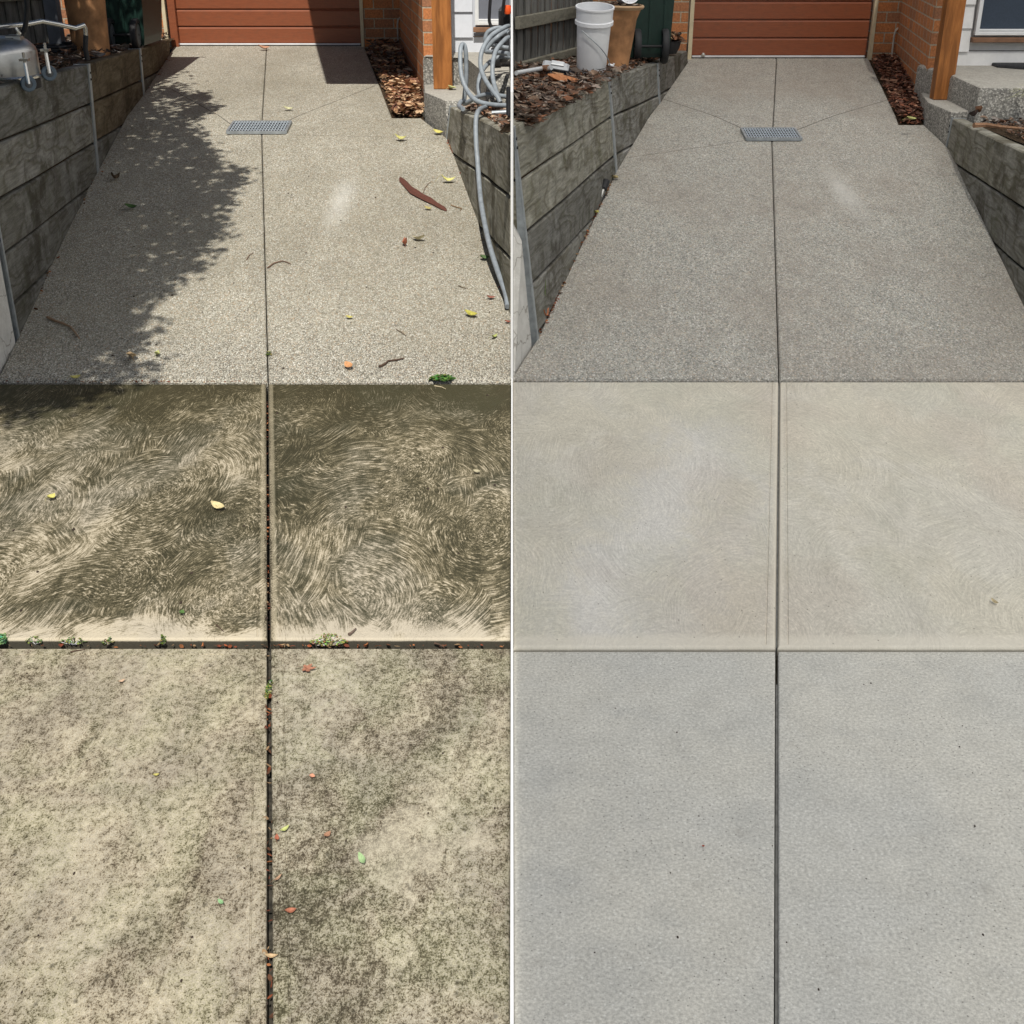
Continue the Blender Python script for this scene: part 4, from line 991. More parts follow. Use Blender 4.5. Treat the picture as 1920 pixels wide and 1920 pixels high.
# small dark seeds and specks
def specks(label, px_box, n, sz, col):
    b = MB(); rr = random.Random(n)
    for _ in range(n):
        P = G(rr.uniform(px_box[0], px_box[2]), rr.uniform(px_box[1], px_box[3])); P.z += .012 if P.y > Y0 else (.016 if P.y > ymL else .001)
        s_ = rr.uniform(.5, 1.3) * sz
        b.lathe([(0.0001, s_ * .8), (s_ * .8, s_ * .5), (s_, 0.0)], P, 6, Matrix.Diagonal((1, rr.uniform(1, 2.2), 1)))
        for _k in range(len(b.c) - 12, len(b.c)): pass
    return b.build('seed_debris', M['rubber'] if col is None else col, label=label, cat='seed debris', kind='stuff')
M['seed'] = plain('dark_seed', (.035, .022, .015), .8)
specks('small dark seeds scattered over the stained driveway', (200, 200, 930, 700), 60, .0046, M['seed'])
specks('tiny dark grit on the mossy swirl slabs', (20, 735, 940, 1180), 26, .0042, M['seed'])
specks('tiny dark grit on the stained front slabs', (20, 1250, 940, 1900), 26, .0022, M['seed'])
specks('sparse dark grit on the clean driveway', (1050, 320, 1850, 690), 12, .0036, M['seed'])
specks('sparse dark grit on the clean grey front slabs', (985, 1250, 1900, 1900), 22, .0017, M['seed'])

def leaf_obj(x, y, L, W, ang, col, label, curl=.3, tilt=.25, z=None, group='fallen leaves lying about', star=False):
    if z is None: L *= .95; W *= .92; curl = curl * 1.5 + .1
    g_ = sum(col) / 3; col = tuple(.8 * c + .2 * g_ for c in col)
    P = G(x, y) if z is None else atZ(x, y, z)
    if z is None: P.z += (.016 if P.y > Y0 else (.019 if P.y > ymL else .003)) + L * .10
    b = MB(); o = MB()
    if star:
        for k, (da, l) in enumerate(((0, 1), (50, .8), (-50, .8), (105, .55), (-105, .55))):
            dv_ = Vector((math.cos(R(ang + da)), math.sin(R(ang + da)), 0)) * L * l * .42
            leaf_shape(b, P + dv_, L * l, W, R(ang + da), curl, col, tilt=tilt * .5)
    else: leaf_shape(b, P, L, W, R(ang), curl, tuple(c * .8 for c in col), tilt=tilt)
    dv_ = Vector((math.cos(R(ang)), math.sin(R(ang)), 0)); e_ = P - dv_ * L * .5
    b.tube([P + dv_ * L * .3 + Vector((0, 0, .001)), P, e_ + Vector((0, 0, curl * L * .5)), e_ - dv_ * L * .35 + Vector((0, .01, 0))], L * .012, 4)
    for i in range(len(b.f)):
        if len(b.c) > i and b.c[i] == (1, 1, 1): b.c[i] = tuple(c * .6 for c in col)
    ob = b.build('fallen_leaf', M['leaf'], cols=True, label=label, cat='leaf', group=group)
YE, TAN, OR, RD, GR, CRM = (.62, .55, .10), (.62, .42, .20), (.60, .26, .09), (.32, .08, .035), (.10, .22, .04), (.66, .58, .38)
leaf_obj(247, 679, .085, .055, 115, TAN, 'broad tan leaf at the shaded foot of the stained driveway')
leaf_obj(295, 673, .065, .03, 95, (.5, .52, .16), 'yellow green leaf just right of the broad tan leaf')
leaf_obj(142, 719, .06, .03, 50, YE, 'small yellow leaf on the joint in the lower left of the ramp')
leaf_obj(97, 945, .05, .028, 75, (.72, .66, .12), 'bright yellow leaf standing on the left mossy slab')
leaf_obj(411, 963, .062, .034, -28, (.75, .62, .28), 'pale yellow leaf on the left mossy slab near the centre joint')
leaf_obj(655, 696, .06, .04, -55, (.72, .33, .10), 'orange leaf near the foot of the stained ramp')
leaf_obj(655, 603, .04, .025, 10, YE, 'tiny yellow leaf in the middle of the stained ramp')
leaf_obj(884, 599, .075, .04, -25, (.55, .50, .03), 'bright yellow leaf near the right wall of the stained ramp')
leaf_obj(920, 566, .05, .026, 10, (.32, .10, .06), 'small red brown leaf by the wall above the bright yellow leaf')
leaf_obj(926, 640, .06, .02, 60, (.45, .50, .12), 'thin green yellow leaf at the right edge of the stained ramp')
leaf_obj(952, 611, .035, .02, 0, RD, 'tiny red leaf beside the dividing strip')
leaf_obj(758, 466, .085, .03, 100, (.48, .13, .05), 'curled rust red leaf on the stained ramp', .6)
leaf_obj(785, 457, .09, .055, 150, (.70, .62, .36), 'pale cream leaf beside the curled rust red leaf')
leaf_obj(840, 347, .10, .045, 5, (.72, .68, .18), 'yellow leaf to the right of the bark strip', .5)
leaf_obj(803, 398, .05, .03, -20, (.50, .42, .12), 'small yellow leaf touching the lower end of the bark strip')
leaf_obj(908, 492, .06, .045, 20, (.09, .17, .05), 'dark green leaf at the right edge of the stained ramp')
leaf_obj(751, 268, .09, .05, 0, (.66, .62, .16), 'yellow leaf above the bark strip near the grate', .5)
leaf_obj(822, 256, .08, .05, -20, (.70, .62, .10), 'yellow leaf at the corner of the concrete step')
leaf_obj(541, 211, .08, .04, 0, (.60, .58, .30), 'pale leaf just above the sunlit drain grate')
leaf_obj(247, 397, .08, .05, 0, (.07, .16, .03), 'green leaf in the tree shadow on the stained ramp')
leaf_obj(216, 342, .08, .05, 60, (.16, .10, .05), 'brown curled leaf in the tree shadow by the sleeper wall', .7)
leaf_obj(495, 97, .12, .07, 20, (.60, .28, .14), 'pinkish brown leaf against the sunlit garage door')
leaf_obj(342, 1162, .03, .018, 90, GR, 'small green leaf near the front edge of the left mossy slab')
leaf_obj(680, 1617, .036, .016, -65, (.34, .52, .22), 'pale green leaf on the right mouldy slab')
leaf_obj(585, 1460, .02, .016, 90, (.70, .30, .16), 'round orange leaf on the right mouldy slab')
leaf_obj(613, 1570, .026, .014, 60, (.42, .20, .10), 'curled brown leaf on the right mouldy slab')
leaf_obj(545, 1712, .026, .014, 20, (.45, .14, .06), 'red brown leaf beside the long joint near the bottom')
leaf_obj(573, 1258, .036, .013, 0, (.36, .14, .07), 'red brown starry scrap near the top of the right mouldy slab', .3, star=True)
leaf_obj(228, 1281, .024, .010, 50, (.55, .36, .22), 'tan seed husk on the left mouldy slab')
leaf_obj(415, 1695, .018, .010, -40, (.25, .48, .2), 'tiny green leaf on the left mouldy slab')
leaf_obj(293, 1456, .016, .008, 20, YE, 'tiny yellow scrap on the left mouldy slab')
leaf_obj(533, 1560, .032, .011, 55, (.55, .60, .16), 'narrow yellow green leaf beside the long joint')
leaf_obj(519, 1577, .028, .012, 100, (.45, .12, .05), 'rust red leaf on the edge of the long joint')
leaf_obj(520, 1652, .030, .007, 60, (.46, .26, .14), 'thin brown leaf curling out of the long joint')
leaf_obj(509, 1797, .028, .010, 5, (.62, .42, .20), 'tan leaf bridging the long joint near the bottom')
leaf_obj(894, 895, .03, .02, 0, (.45, .40, .24), 'small dull leaf on the right mossy slab')
leaf_obj(1863, 1141, .030, .013, -60, (.62, .50, .26), 'tan curled leaf on the clean beige slab')
leaf_obj(1318, 1589, .008, .006, 20, (.45, .10, .05), 'tiny red scrap on the clean grey slab')
leaf_obj(1020, 602, .10, .035, 70, (.62, .20, .06), 'orange leaf in the slot beside the washed sleeper wall', .5)
leaf_obj(1117, 406, .06, .035, 60, (.55, .50, .08), 'yellow leaf in the slot beside the washed sleeper wall')
leaf_obj(1152, 341, .07, .05, 60, (.50, .40, .16), 'pale leaf at the foot of the steel post of the washed wall')
leaf_obj(1054, 158, .20, .13, 15, (.62, .22, .05), 'large orange leaf on the bark chips in front of the bucket', .4, z=1.02)
leaf_obj(1045, 143, .10, .06, 40, (.60, .30, .12), 'small orange leaf between the bark chips by the brush', .4, z=1.02)
leaf_obj(847, 166, .10, .06, 60, (.60, .60, .22), 'yellow green leaf at the foot of the orange post', z=z1L + .01)
leaf_obj(1708, 224, .10, .05, 30, (.55, .55, .15), 'yellow green leaf on the damp leaves beside the clean driveway', z=prof(9.7) + .06)
leaf_obj(1711, 193, .09, .07, 80, (.48, .27, .18), 'square brown leaf on the damp leaves beside the clean driveway', z=prof(10) + .06)
leaf_obj(1830, 208, .08, .05, 70, (.28, .12, .05), 'curled brown leaf standing at the edge of the right bed', .8, .8, z=.76)
leaf_obj(1828, 215, .07, .05, 150, (.05, .03, .025), 'black withered flower head at the edge of the right bed', .9, .9, z=.74)

# bark strip
def strip_thing(name, label, cat, pts, widths, col, z=.02, mat='bark', thick=.35):
    P = [G(*q) for q in pts]; b = MB(); vs = []; fs = []
    for i, p in enumerate(P):
        t_ = (P[min(i+1, len(P)-1)] - P[max(i-1, 0)]); t_.z = 0; t_.normalize(); n = Vector((-t_.y, t_.x, 0)); w = widths[i] / 2
        rr = random.Random(i); z0 = p.z + .014
        for k, hh in ((-1, .3), (-.5, 1), (0, 1.25), (.5, 1), (1, .3)):
            vs.append(Vector((p.x, p.y, z0)) + n * w * (k + rr.uniform(-.12, .12)) + Vector((0, 0, max(.001, w * thick * 2 * hh))))
        vs.append(Vector((p.x, p.y, z0)))
    m_ = 6
    for i in range(len(P) - 1):
        for k in range(m_): fs.append((i*m_+k, i*m_+(k+1)%m_, (i+1)*m_+(k+1)%m_, (i+1)*m_+k))
    fs.append(tuple(range(m_))[::-1]); fs.append(tuple(range((len(P)-1)*m_, len(P)*m_)))
    b.add(vs, fs, col); return b.build(name, M[mat], cols=True, label=label, cat=cat)
strip_thing('bark_strip', 'long dark red brown bark strip lying on the stained driveway', 'bark', [(751, 338), (756, 345), (766, 357), (778, 367), (790, 374), (803, 381), (818, 389), (831, 396), (837, 400)], [.02, .045, .05, .065, .06, .06, .045, .04, .012], (.11, .042, .03))
def twig(label, pts, r, col=(.08, .05, .035), z=None):
    P = []
    for q in pts:
        p = G(*q) if z is None else atZ(q[0], q[1], z)
        if z is None: p.z += (.014 if p.y > Y0 else (.016 if p.y > ymL else .0)) + r
        P.append(p)
    b = MB(); b.tube(P, [r * (1 - .5 * i / (len(P) - 1)) for i in range(len(P))], 6); b.c = [col] * len(b.f)
    return b.build('twig', M['bark'], cols=True, label=label, cat='twig', group='twigs lying on the concrete')
twig('dark grey twig near the foot of the stained ramp', [(711, 695), (722, 690), (728, 684), (745, 682), (757, 679)], .006)
twig('thin brown twig curving from the ramp centre joint', [(502, 508), (515, 499), (530, 495), (537, 497), (546, 501)], .004, (.16, .10, .07))
twig('hair thin brown twig just left of the ramp centre joint', [(463, 492), (468, 484), (476, 479)], .003, (.16, .10, .07))
twig('pale brown twig in the shade at the lower left of the ramp', [(90, 602), (105, 609), (120, 614), (133, 620), (143, 632), (150, 642)], .007, (.30, .20, .13))
twig('fine curved twig beside the top of the bark strip', [(793, 368), (797, 357), (803, 349), (808, 346)], .003, (.22, .17, .13))
twig('short fine twig below the bark strip', [(846, 390), (858, 394), (866, 396), (863, 400)], .004, (.25, .17, .10))
twig('short fine twig in the lower middle of the ramp', [(744, 624), (754, 630), (762, 636)], .003, (.16, .12, .08))
twig('short fine twig near the right side of the ramp', [(860, 541), (868, 545), (878, 547)], .003, (.16, .12, .08))
twig('pale twig on the top edge of the right mossy slab', [(815, 731), (828, 733), (836, 737)], .003, (.45, .38, .25))
twig('dark twig lying over the cross joint on the right', [(815, 1208), (823, 1210), (833, 1216)], .0035)
twig('chunky dark twig in the cross joint beside the weed', [(655, 1201), (662, 1196), (668, 1190)], .005, (.14, .10, .08))
twig('small dark twig on the left front slab below the cross joint', [(132, 1224), (145, 1221), (160, 1219)], .0025)
twig('thin brown twig near the front of the left mossy slab', [(406, 1181), (413, 1187), (421, 1194)], .002)
twig('long thin pale twig hanging over the top of the washed sleeper wall', [(1087, 163), (1093, 172), (1097, 185)], .005, (.30, .24, .18), z=.98)
twig('thick pinkish brown stick lying on the right raised bed', [(1826, 235), (1850, 234), (1875, 238), (1900, 240), (1925, 242)], .017, (.30, .17, .10), z=.74)

# weeds
def weed(label, x, y, w, h, n, col, zoff=0.0, sz=.012):
    P = G(x, y); b = MB(); rr = random.Random(int(x * y)); k = 1 / pxm(P)
    P.z += (.012 if P.y > Y0 - .01 else 0) + zoff
    for _ in range(n):
        a, r_ = rr.uniform(0, 6.28), math.sqrt(rr.random()); q = P + Vector((math.cos(a) * r_ * w * k / 2, math.sin(a) * r_ * h * k * .9, rr.uniform(0, .018) * (1.2 - r_)))
        c_ = tuple(v * rr.uniform(.6, 1.3) for v in rr.choice(col)); s_ = sz * rr.uniform(.6, 1.3)
        leaf_shape(b, q, s_, s_ * .6, rr.uniform(0, 6.3), .3, c_, tilt=rr.uniform(-.7, .7))
        if rr.random() < .3: b.tube([P + Vector((0, 0, -.01)), q], .0006, 3); 
    return b.build('weed', M['green'], cols=True, label=label, cat='weed', group='weeds growing in the joints')
GW = [(.10, .16, .04), (.18, .22, .06), (.26, .28, .09), (.06, .11, .03)]
weed('bright green weed tuft on the joint at the foot of the ramp', 829, 716, 48, 14, 150, [(.09, .19, .05), (.06, .13, .03), (.16, .24, .07)], .002, .020)
weed('largest light green weed cushion in the cross joint', 617, 1204, 74, 24, 330, [(.24, .30, .08), (.16, .22, .05), (.32, .34, .12), (.2, .12, .06)], .006, .008)
weed('small weed in the cross joint left of the centre', 307, 1206, 12, 14, 34, GW, .006, .010)
weed('yellowish weed in the cross joint at quarter width', 203, 1207, 24, 10, 40, GW, .006, .009)
weed('straggling weed in the cross joint under the left slab', 138, 1207, 50, 9, 64, GW, .006, .008)
weed('low weed in the cross joint near the left edge', 66, 1206, 36, 10, 46, GW, .006, .008)
weed('blue green grass tuft in the cross joint at the left edge', 4, 1206, 22, 16, 50, [(.10, .22, .12), (.16, .28, .12)], .008, .02)
weed('tiny mossy weed in the long joint below the crossing', 504, 1292, 10, 36, 130, GW, -.004, .008)
weed('tiny weed sprouting from the ramp centre joint', 505, 669, 12, 8, 18, GW, .0, .016)

# grass blade in the slot on the clean side
b = MB(); P = G(1021, 598); b.tube([P, P + Vector((.0, .0, .10)), P + Vector((.004, 0, .2))], [.003, .0022, .0008], 5); b.c = [(.14, .22, .05)] * len(b.f)
b.build('grass_blade', M['green'], cols=True, label='single green grass blade rising beside the washed wall', cat='grass')

# ------------------------------------------------------------------ fences
def fence(A, B, z0, z1, rails, label, grp, palw=.085):
    rt = empty('paling_fence', (A[0], A[1], z0), label, 'fence', grp)
    A = Vector((A[0], A[1], 0)); B = Vector((B[0], B[1], 0)); d = (B - A); L = d.length; d.normalize(); ang = math.atan2(d.y, d.x); n = Vector((-d.y, d.x, 0))
    b = MB(); k = 0; s_ = 0; rr = random.Random(5)
    Mz = Matrix.Rotation(ang, 3, 'Z')
    while s_ < L:
        c_ = A + d * (s_ + palw / 2) + n * (.009 if k % 2 else .026); b.box((c_.x, c_.y, (z0 + z1) / 2 + rr.uniform(-.008, .008)), (palw * rr.uniform(.9, 1.0), .013, z1 - z0), Mz); s_ += palw * .84; k += 1
    b.build('palings', M['paling'], rt)
    for (z, h) in rails:
        b = MB(); c_ = A + d * L / 2 - n * .02; b.box((c_.x, c_.y, z), (L, .036, h), Mz, bev=.004); b.build('rail', M['rail'], rt)
    return rt
fence((0.02, 9.3), (.66, 10.9), .9, 2.3, [(1.245, .085), (.93, .10)], 'pale grey paling fence behind the white bucket', 'paling fences')
zrl = atY(28, 5, 9.4).z
fence((-4.6, 8.6), (-3.72, 10.75), 1.0, 2.3, [(zrl + .01, .10)], 'dark shaded paling fence behind the steel surface cleaner', 'paling fences')
b = MB(); P = atZ(110, 93, 1.0); b.box((P.x, P.y, 1.7), (.095, .095, 1.5), bev=.004); b.build('fence_post', M['slate_post'], label='slate grey square post behind the bent steel handle', cat='post')

# ------------------------------------------------------------------ pots, bins, bucket, brush
def pot(P, Rt, Rb, h, label, fill, tilt=0):
    rt = empty('terracotta_pot', P, label, 'plant pot', 'large terracotta pots')
    Mt = Matrix.Rotation(tilt, 3, 'Y')
    pr = [(.001, 0), (Rb, 0), (Rb * 1.01, .04), (Rb + (Rt-Rb) * .25, h * .45), (Rb + (Rt-Rb) * .45, h * .78), (Rt * .90, h * .93)]
    b = MB(); b.lathe(pr, P, 40, Mt); b.build('pot_body', M['terracotta'], rt, True)
    b = MB(); b.lathe([(Rt * .89, h * .925), (Rt, h * .95), (Rt * 1.03, h * .975), (Rt * 1.0, h), (Rt * .93, h * .995), (Rt * .86, h * .90)], P, 40, Mt); b.build('rim', M['terrarim'], rt, True)
    b = MB(); b.lathe([(Rt * .9, h * .93), (.001, h * .95)], P, 24, Mt); b.build('potting_soil', M['soil'], rt)
    return rt
PR = atZ(1150, 128, .955); k = pxm(PR)
pot(PR, 48 / k, 28 / k, .42, 'tall brown terracotta pot behind the white bucket', True, R(2))
hR = PR.z + .42
b = MB(); rr = random.Random(4)
for _ in range(150):
    a = rr.uniform(0, 6.28); r_ = 42 / k * math.sqrt(rr.random()); leaf_shape(b, PR + Vector((math.cos(a) * r_, math.sin(a) * r_, .40 + rr.uniform(0, .02))), rr.uniform(.03, .08), .025, rr.uniform(0, 6), .4, rr.choice(BR + [(.5, .45, .38)]), tilt=rr.uniform(-.5, .5))
b.build('leaf_litter', M['litter'], cols=True, label='dead leaves lying in the top of the tall terracotta pot', cat='leaf litter', kind='stuff')
rt = empty('plastic_tub', PR + Vector((.05, 0, .40)), 'white plastic tub tipped over in the terracotta pot', 'tub')
b = MB(); Mt = Matrix.Rotation(R(70), 3, 'X') @ Matrix.Rotation(R(20), 3, 'Y'); b.lathe([(.001, 0), (.06, 0), (.066, .01), (.082, .10), (.088, .102), (.088, .106), (.080, .104), (.062, .012)], PR + Vector((.05, .06, .475)), 28, Mt); b.build('tub_shell', M['bucket'], rt, True)
PL = atZ(173, 103, .985); k2 = pxm(PL)
pot(PL, 40 / k2, 33 / k2, .48, 'brown terracotta pot in shade beside the dark bin', False)

def wheelie(P, label, w=.20):
    rt = empty('wheelie_bin', P, label, 'rubbish bin', 'dark green wheelie bins')
    b = MB(); d = .36; h = 1.02
    vs = []; 
    for (z, s_) in ((.04, .74), (.1, .78), (.8, .97), (.92, 1), (1.0, 1.0)):
        vs += [(P.x - w * s_, P.y, P.z + z), (P.x + w * s_, P.y, P.z + z), (P.x + w * s_, P.y + d * 2 * s_, P.z + z), (P.x - w * s_, P.y + d * 2 * s_, P.z + z)]
    fs = [(0, 3, 2, 1)] + [(i*4+k_, i*4+(k_+1)%4, i*4+4+(k_+1)%4, i*4+4+k_) for i in range(4) for k_ in range(4)]
    b.add(vs, fs)
    for rx in (-.55, .0, .55): b.box((P.x + rx * w, P.y - .004, P.z + .45), (.02, .02, .7))
    b.build('bin_body', M['bin'], rt)
    b = MB(); b.box((P.x, P.y + d, P.z + 1.03), (w * 2.1, d * 2.1, .05), bev=.015); b.build('lid', M['bin'], rt)
    for s_ in (-.55, .62):
        c_ = Vector((P.x + s_ * w * .9, P.y - .05, P.z + .125))
        b = MB(); b.lathe([(.09, -.024), (.12, -.024), (.127, -.012), (.127, .012), (.12, .024), (.09, .024)], c_, 28, Matrix.Rotation(R(90), 3, 'Y')); wh = b.build('wheel', M['rubber'], rt, True)
        b = MB(); b.lathe([(.001, -.016), (.03, -.02), (.088, -.012), (.092, .0), (.088, .012), (.03, .02), (.001, .016)], c_, 20, Matrix.Rotation(R(90), 3, 'Y')); b.build('hub', M['hub'], wh, True)
    b = MB(); b.tube([(P.x - .6 * w, P.y - .05, P.z + .125), (P.x + .65 * w, P.y - .05, P.z + .125)], .01, 8); b.build('axle', M['rubber'], rt)
    return rt
wheelie(atZ(1216, 118, .905), 'dark green wheelie bin between the terracotta pot and the brick wall')
wheelie(atZ(238, 95, .935), 'dark green wheelie bin in shade beside the stained brick garage')

def bowl(P, r, label, fillc, mat):
    rt = empty('plant_pot', P, label, 'plant pot', 'small round pots beside the bins')
    b = MB(); b.lathe([(.001, 0), (r * .65, 0), (r * .9, r * .5), (r, r), (r * 1.05, r * 1.02), (r * .95, r * 1.03), (r * .85, r * .6)], P, 28); b.build('pot_body', mat, rt, True)
    b = MB(); rr = random.Random(6)
    for _ in range(60):
        a = rr.uniform(0, 6.28); r_ = r * .9 * math.sqrt(rr.random()); leaf_shape(b, P + Vector((math.cos(a) * r_, math.sin(a) * r_, r * 1.0 + rr.uniform(0, .05))), rr.uniform(.05, .11), .05, rr.uniform(0, 6), .5, rr.choice(fillc), tilt=rr.uniform(-.8, .8))
    b.build('dry_leaves', M['leaf'], rt, cols=True)
bowl(atZ(1254, 100, .87), .10, 'small dark pot full of dead leaves beside the clean garage wall', BR + [(.5, .35, .2)], M['rubber'])
bowl(atZ(283, 72, .89), .085, 'small pot with glossy dark plastic beside the sunlit brick', [(.05, .045, .05), (.5, .5, .52), (.3, .2, .12)], M['foil'])

# bucket
PB = atZ(1108, 139, .97); k = pxm(PB)
rt = empty('bucket', PB, 'tall white plastic bucket standing on the bark chips', 'bucket')
rb, rtp, hb = 27 / k, 33 / k, .43; Mt = Matrix.Rotation(R(1.5), 3, 'Y') @ Matrix.Rotation(R(9), 3, 'X')
b = MB(); b.lathe([(.001, 0), (rb * .97, 0), (rb, .008), (rb + (rtp-rb) * .7, hb * .74), (rtp * 1.0, hb * .745), (rtp * 1.07, hb * .75), (rtp * 1.07, hb * .80), (rtp * 1.01, hb * .81), (rtp * 1.02, hb * .86), (rtp * 1.03, hb * .97), (rtp * 1.08, hb * .975), (rtp * 1.08, hb), (rtp * 1.0, hb), (rtp * .97, hb * .9), (rb * .95, .02), (.001, .02)], PB, 48, Mt)
b.build('bucket_body', M['bucket'], rt, True)
b = MB(); pts = []
for i in range(13):
    a = -math.pi * .72 + i / 12 * math.pi * .62; x = math.cos(a) * rtp * 1.09; y = math.sin(a) * rtp * 1.09
    pts.append(PB + Mt @ Vector((x, y, hb * (.70 - .55 * (i / 12) ** 1.0 + .06 * math.sin(i / 12 * math.pi)))))
b.tube(pts, .0035, 6); b.build('wire_handle', M['galv'], rt, True)
b = MB(); q_ = pts[-1]; b.tube([q_ + Vector((-.012, 0, .012)), q_ + Vector((.02, 0, .004)), q_ + Vector((.024, 0, .02))], .008, 8); b.build('grip', M['bucket'], rt, True)

# brush on a pole
zb_ = 1.055
P0 = atZ(968, 137, zb_); P1 = atZ(1018, 128, zb_); P2 = atZ(1034, 127, zb_ + .01)
P0.x = max(P0.x, .02)
rt = empty('wash_brush', P1, 'silver grey wash brush on a white pole lying on the bark chips', 'brush')
b = MB(); b.tube([P0, P1, P2], .014, 12); b.build('pole', M['pole'], rt, True)
b = MB(); b.tube([P1 + Vector((.0, 0, 0)), P1.lerp(P2, .6)], .019, 12); b.build('ferrule', M['sill'], rt, True)
Mb = Matrix.Rotation(R(-6), 3, 'Z') @ Matrix.Rotation(R(8), 3, 'Y') @ Matrix.Rotation(R(20), 3, 'X'); cB = atZ(1042, 124, zb_ + .01)
b = MB(); b.box(cB, (.17, .075, .035), Mb, bev=.015); b.build('brush_head', M['brushhead'], rt)
b = MB(); b.box(cB + Vector((.012, -.012, .018)), (.085, .05, .012), Mb, bev=.005); b.build('socket_plate', M['pole'], rt)
b = MB(); rr = random.Random(8)
for i in range(150):
    u, v = rr.uniform(-.08, .085), rr.uniform(-.03, .03); a_ = cB + Mb @ Vector((u, v, -.012)); b.tube([a_, a_ + Mb @ Vector((.03 + u * .4, v * .8, -.055))], .0018, 4)
b.build('bristles', M['bristle'], rt)

# hose fitting in the slot, clean side
P = G(1133, 374); rt = empty('hose_fitting', P, 'black and silver hose fitting caught beside the washed wall', 'hose fitting')
dv_ = Vector((.045, .10, .09)); a_ = P + Vector((-.03, -.05, .02))
b = MB(); b.tube([a_ + dv_ * .45, a_ + dv_ * .5, a_ + dv_ * .95, a_ + dv_], [.016, .022, .022, .014], 12); b.build('grip', M['rubber'], rt, True)
b = MB(); b.tube([a_, a_ + dv_ * .45], .012, 12); b.build('nozzle', M['chrome'], rt, True)
b = MB(); b.tube([P + Vector((0, .06, .02)), P + Vector((0, .0, .01)), P + Vector((-.05, -.12, 0)), P + Vector((-.09, -.3, -.03))], .008, 8); b.build('hose_tail', M['cable'], rt, True)

# doormat and strappy leaves on the clean side
b = MB(); A = [atZ(1851, 120, zsR), atZ(1870, 127, zsR), atZ(1925, 131, zsR), atZ(1960, 121, zsR), atZ(1925, 116, zsR)]
slab_poly(b, [(p.x, p.y) for p in A], zsR - .002, zsR + .022, .012)
b.build('doormat', M['mat'], label='crumpled black rubber doormat on the right landing', cat='doormat')
b = MB(); P = atZ(1945, 205, .76); rr = random.Random(12)
for i in range(16):
    a = rr.uniform(2.2, 4.1); L = rr.uniform(.14, .24); d_ = Vector((math.cos(a), math.sin(a) * .5, 0)); z_ = rr.uniform(.08, .16); w = .008; n_ = Vector((-d_.y, d_.x, 0)) * w
    vs = []; 
    for q_ in range(5):
        u = q_ / 4; c_ = P + d_ * L * u + Vector((0, 0, z_ * math.sin(u * 2.2))); ww = 1 - u * .9; vs += [c_ - n_ * ww, c_ + n_ * ww]
    b.add(vs, [(2*q_, 2*q_+1, 2*q_+3, 2*q_+2) for q_ in range(4)], (.5, .52, .2))
b.build('strappy_plant', M['green'], cols=True, label='yellow green strap leaves poking in at the far right bed', cat='plant')

# ------------------------------------------------------------------ surface cleaner on the shaded wall
C0 = atZ(-4, 146, 1.155); k = pxm(C0); rC = 77 / k
rt = empty('surface_cleaner', C0, 'round stainless steel surface cleaner on castors atop the shaded wall', 'surface cleaner')
b = MB(); b.lathe([(rC * .99, 0), (rC, .012), (rC, .13), (rC * .97, .15), (rC * .80, .185), (rC * .5, .20), (.001, .205)], C0, 56); b.build('dome', M['steel'], rt, True)
b = MB(); b.lathe([(rC * 1.03, .004), (rC * 1.04, .012), (rC * 1.0, .02)], C0, 56); b.build('rim', M['chrome'], rt, True)
b = MB(); b.lathe([(rC * .97, 0), (rC * .98, -.05), (rC * .95, -.052), (rC * .94, 0)], C0, 40); b.build('brush_skirt', M['rubber'], rt, True)
def castor(P):
    b = MB(); b.box(P + Vector((0, 0, .115)), (.045, .035, .012)); b.tube([P + Vector((0, 0, .10)), P + Vector((0, 0, .15))], .008, 8)
    b.tube([P + Vector((0, 0, .10)), P + Vector((.010, -.020, 0))], .009, 6); b.tube([P + Vector((-.006, .016, .10)), P + Vector((-.008, .018, 0))], .009, 6)
    c_ = b.build('castor', M['chrome'], rt, True)
    Mw = Matrix.Rotation(R(-58), 3, 'Z') @ Matrix.Rotation(R(90), 3, 'Y')
    b = MB(); b.lathe([(.02, -.011), (.036, -.011), (.04, 0), (.036, .011), (.02, .011)], P, 24, Mw); b.build('wheel', M['tyre'], c_, True)
    b = MB(); b.lathe([(.001, -.013), (.012, -.013), (.021, -.008), (.021, .008), (.012, .013), (.001, .013)], P, 16, Mw); b.build('wheel_hub', M['hub'], c_, True)
castor(atY(53, 157, C0.y - .20)); castor(atY(92, 137, C0.y + .06)); 
castor(atY(-85, 150, C0.y - .05))
Pb = atY(30, 83, C0.y); b = MB(); b.box(Pb, (.075, .06, .09), bev=.004); br = b.build('mount_block', M['steel'], rt)
b = MB(); b.box(Pb + Vector((-.012, -.031, .008)), (.028, .006, .05)); b.build('slot', M['rubber'], br)
b = MB(); yb2 = C0.y; hp = [(-60, 50), (0, 50), (48, 46), (78, 40), (110, 46), (141, 53), (149, 50), (157, 47), (160, 52), (161, 66)]
b.tube([atY(x, y, yb2 + .0025 * max(0, x)) for x, y in hp], .0125, 12); b.build('handle_bar', M['chrome'], rt, True)
b = MB(); b.tube([atY(x, y, yb2 + .0025 * x) for x, y in ((161, 66), (160, 90), (164, 112))], .0135, 12); b.build('grip', M['rubber'], rt, True)
b = MB(); b.tube([atY(x, y, yb2 + .02) for x, y in ((50, -8), (51, 12), (50, 35), (46, 55), (38, 70))], .013, 10); b.build('feed_hose', M['cable'], rt, True)
b = MB(); b.tube([atY(x, y, yb2) for x, y in ((30, 76), (36, 62), (30, 52))], .011, 8); b.build('swivel', M['chrome'], rt, True)
b = MB(); P = atZ(105, 97, 1.03); pts = []
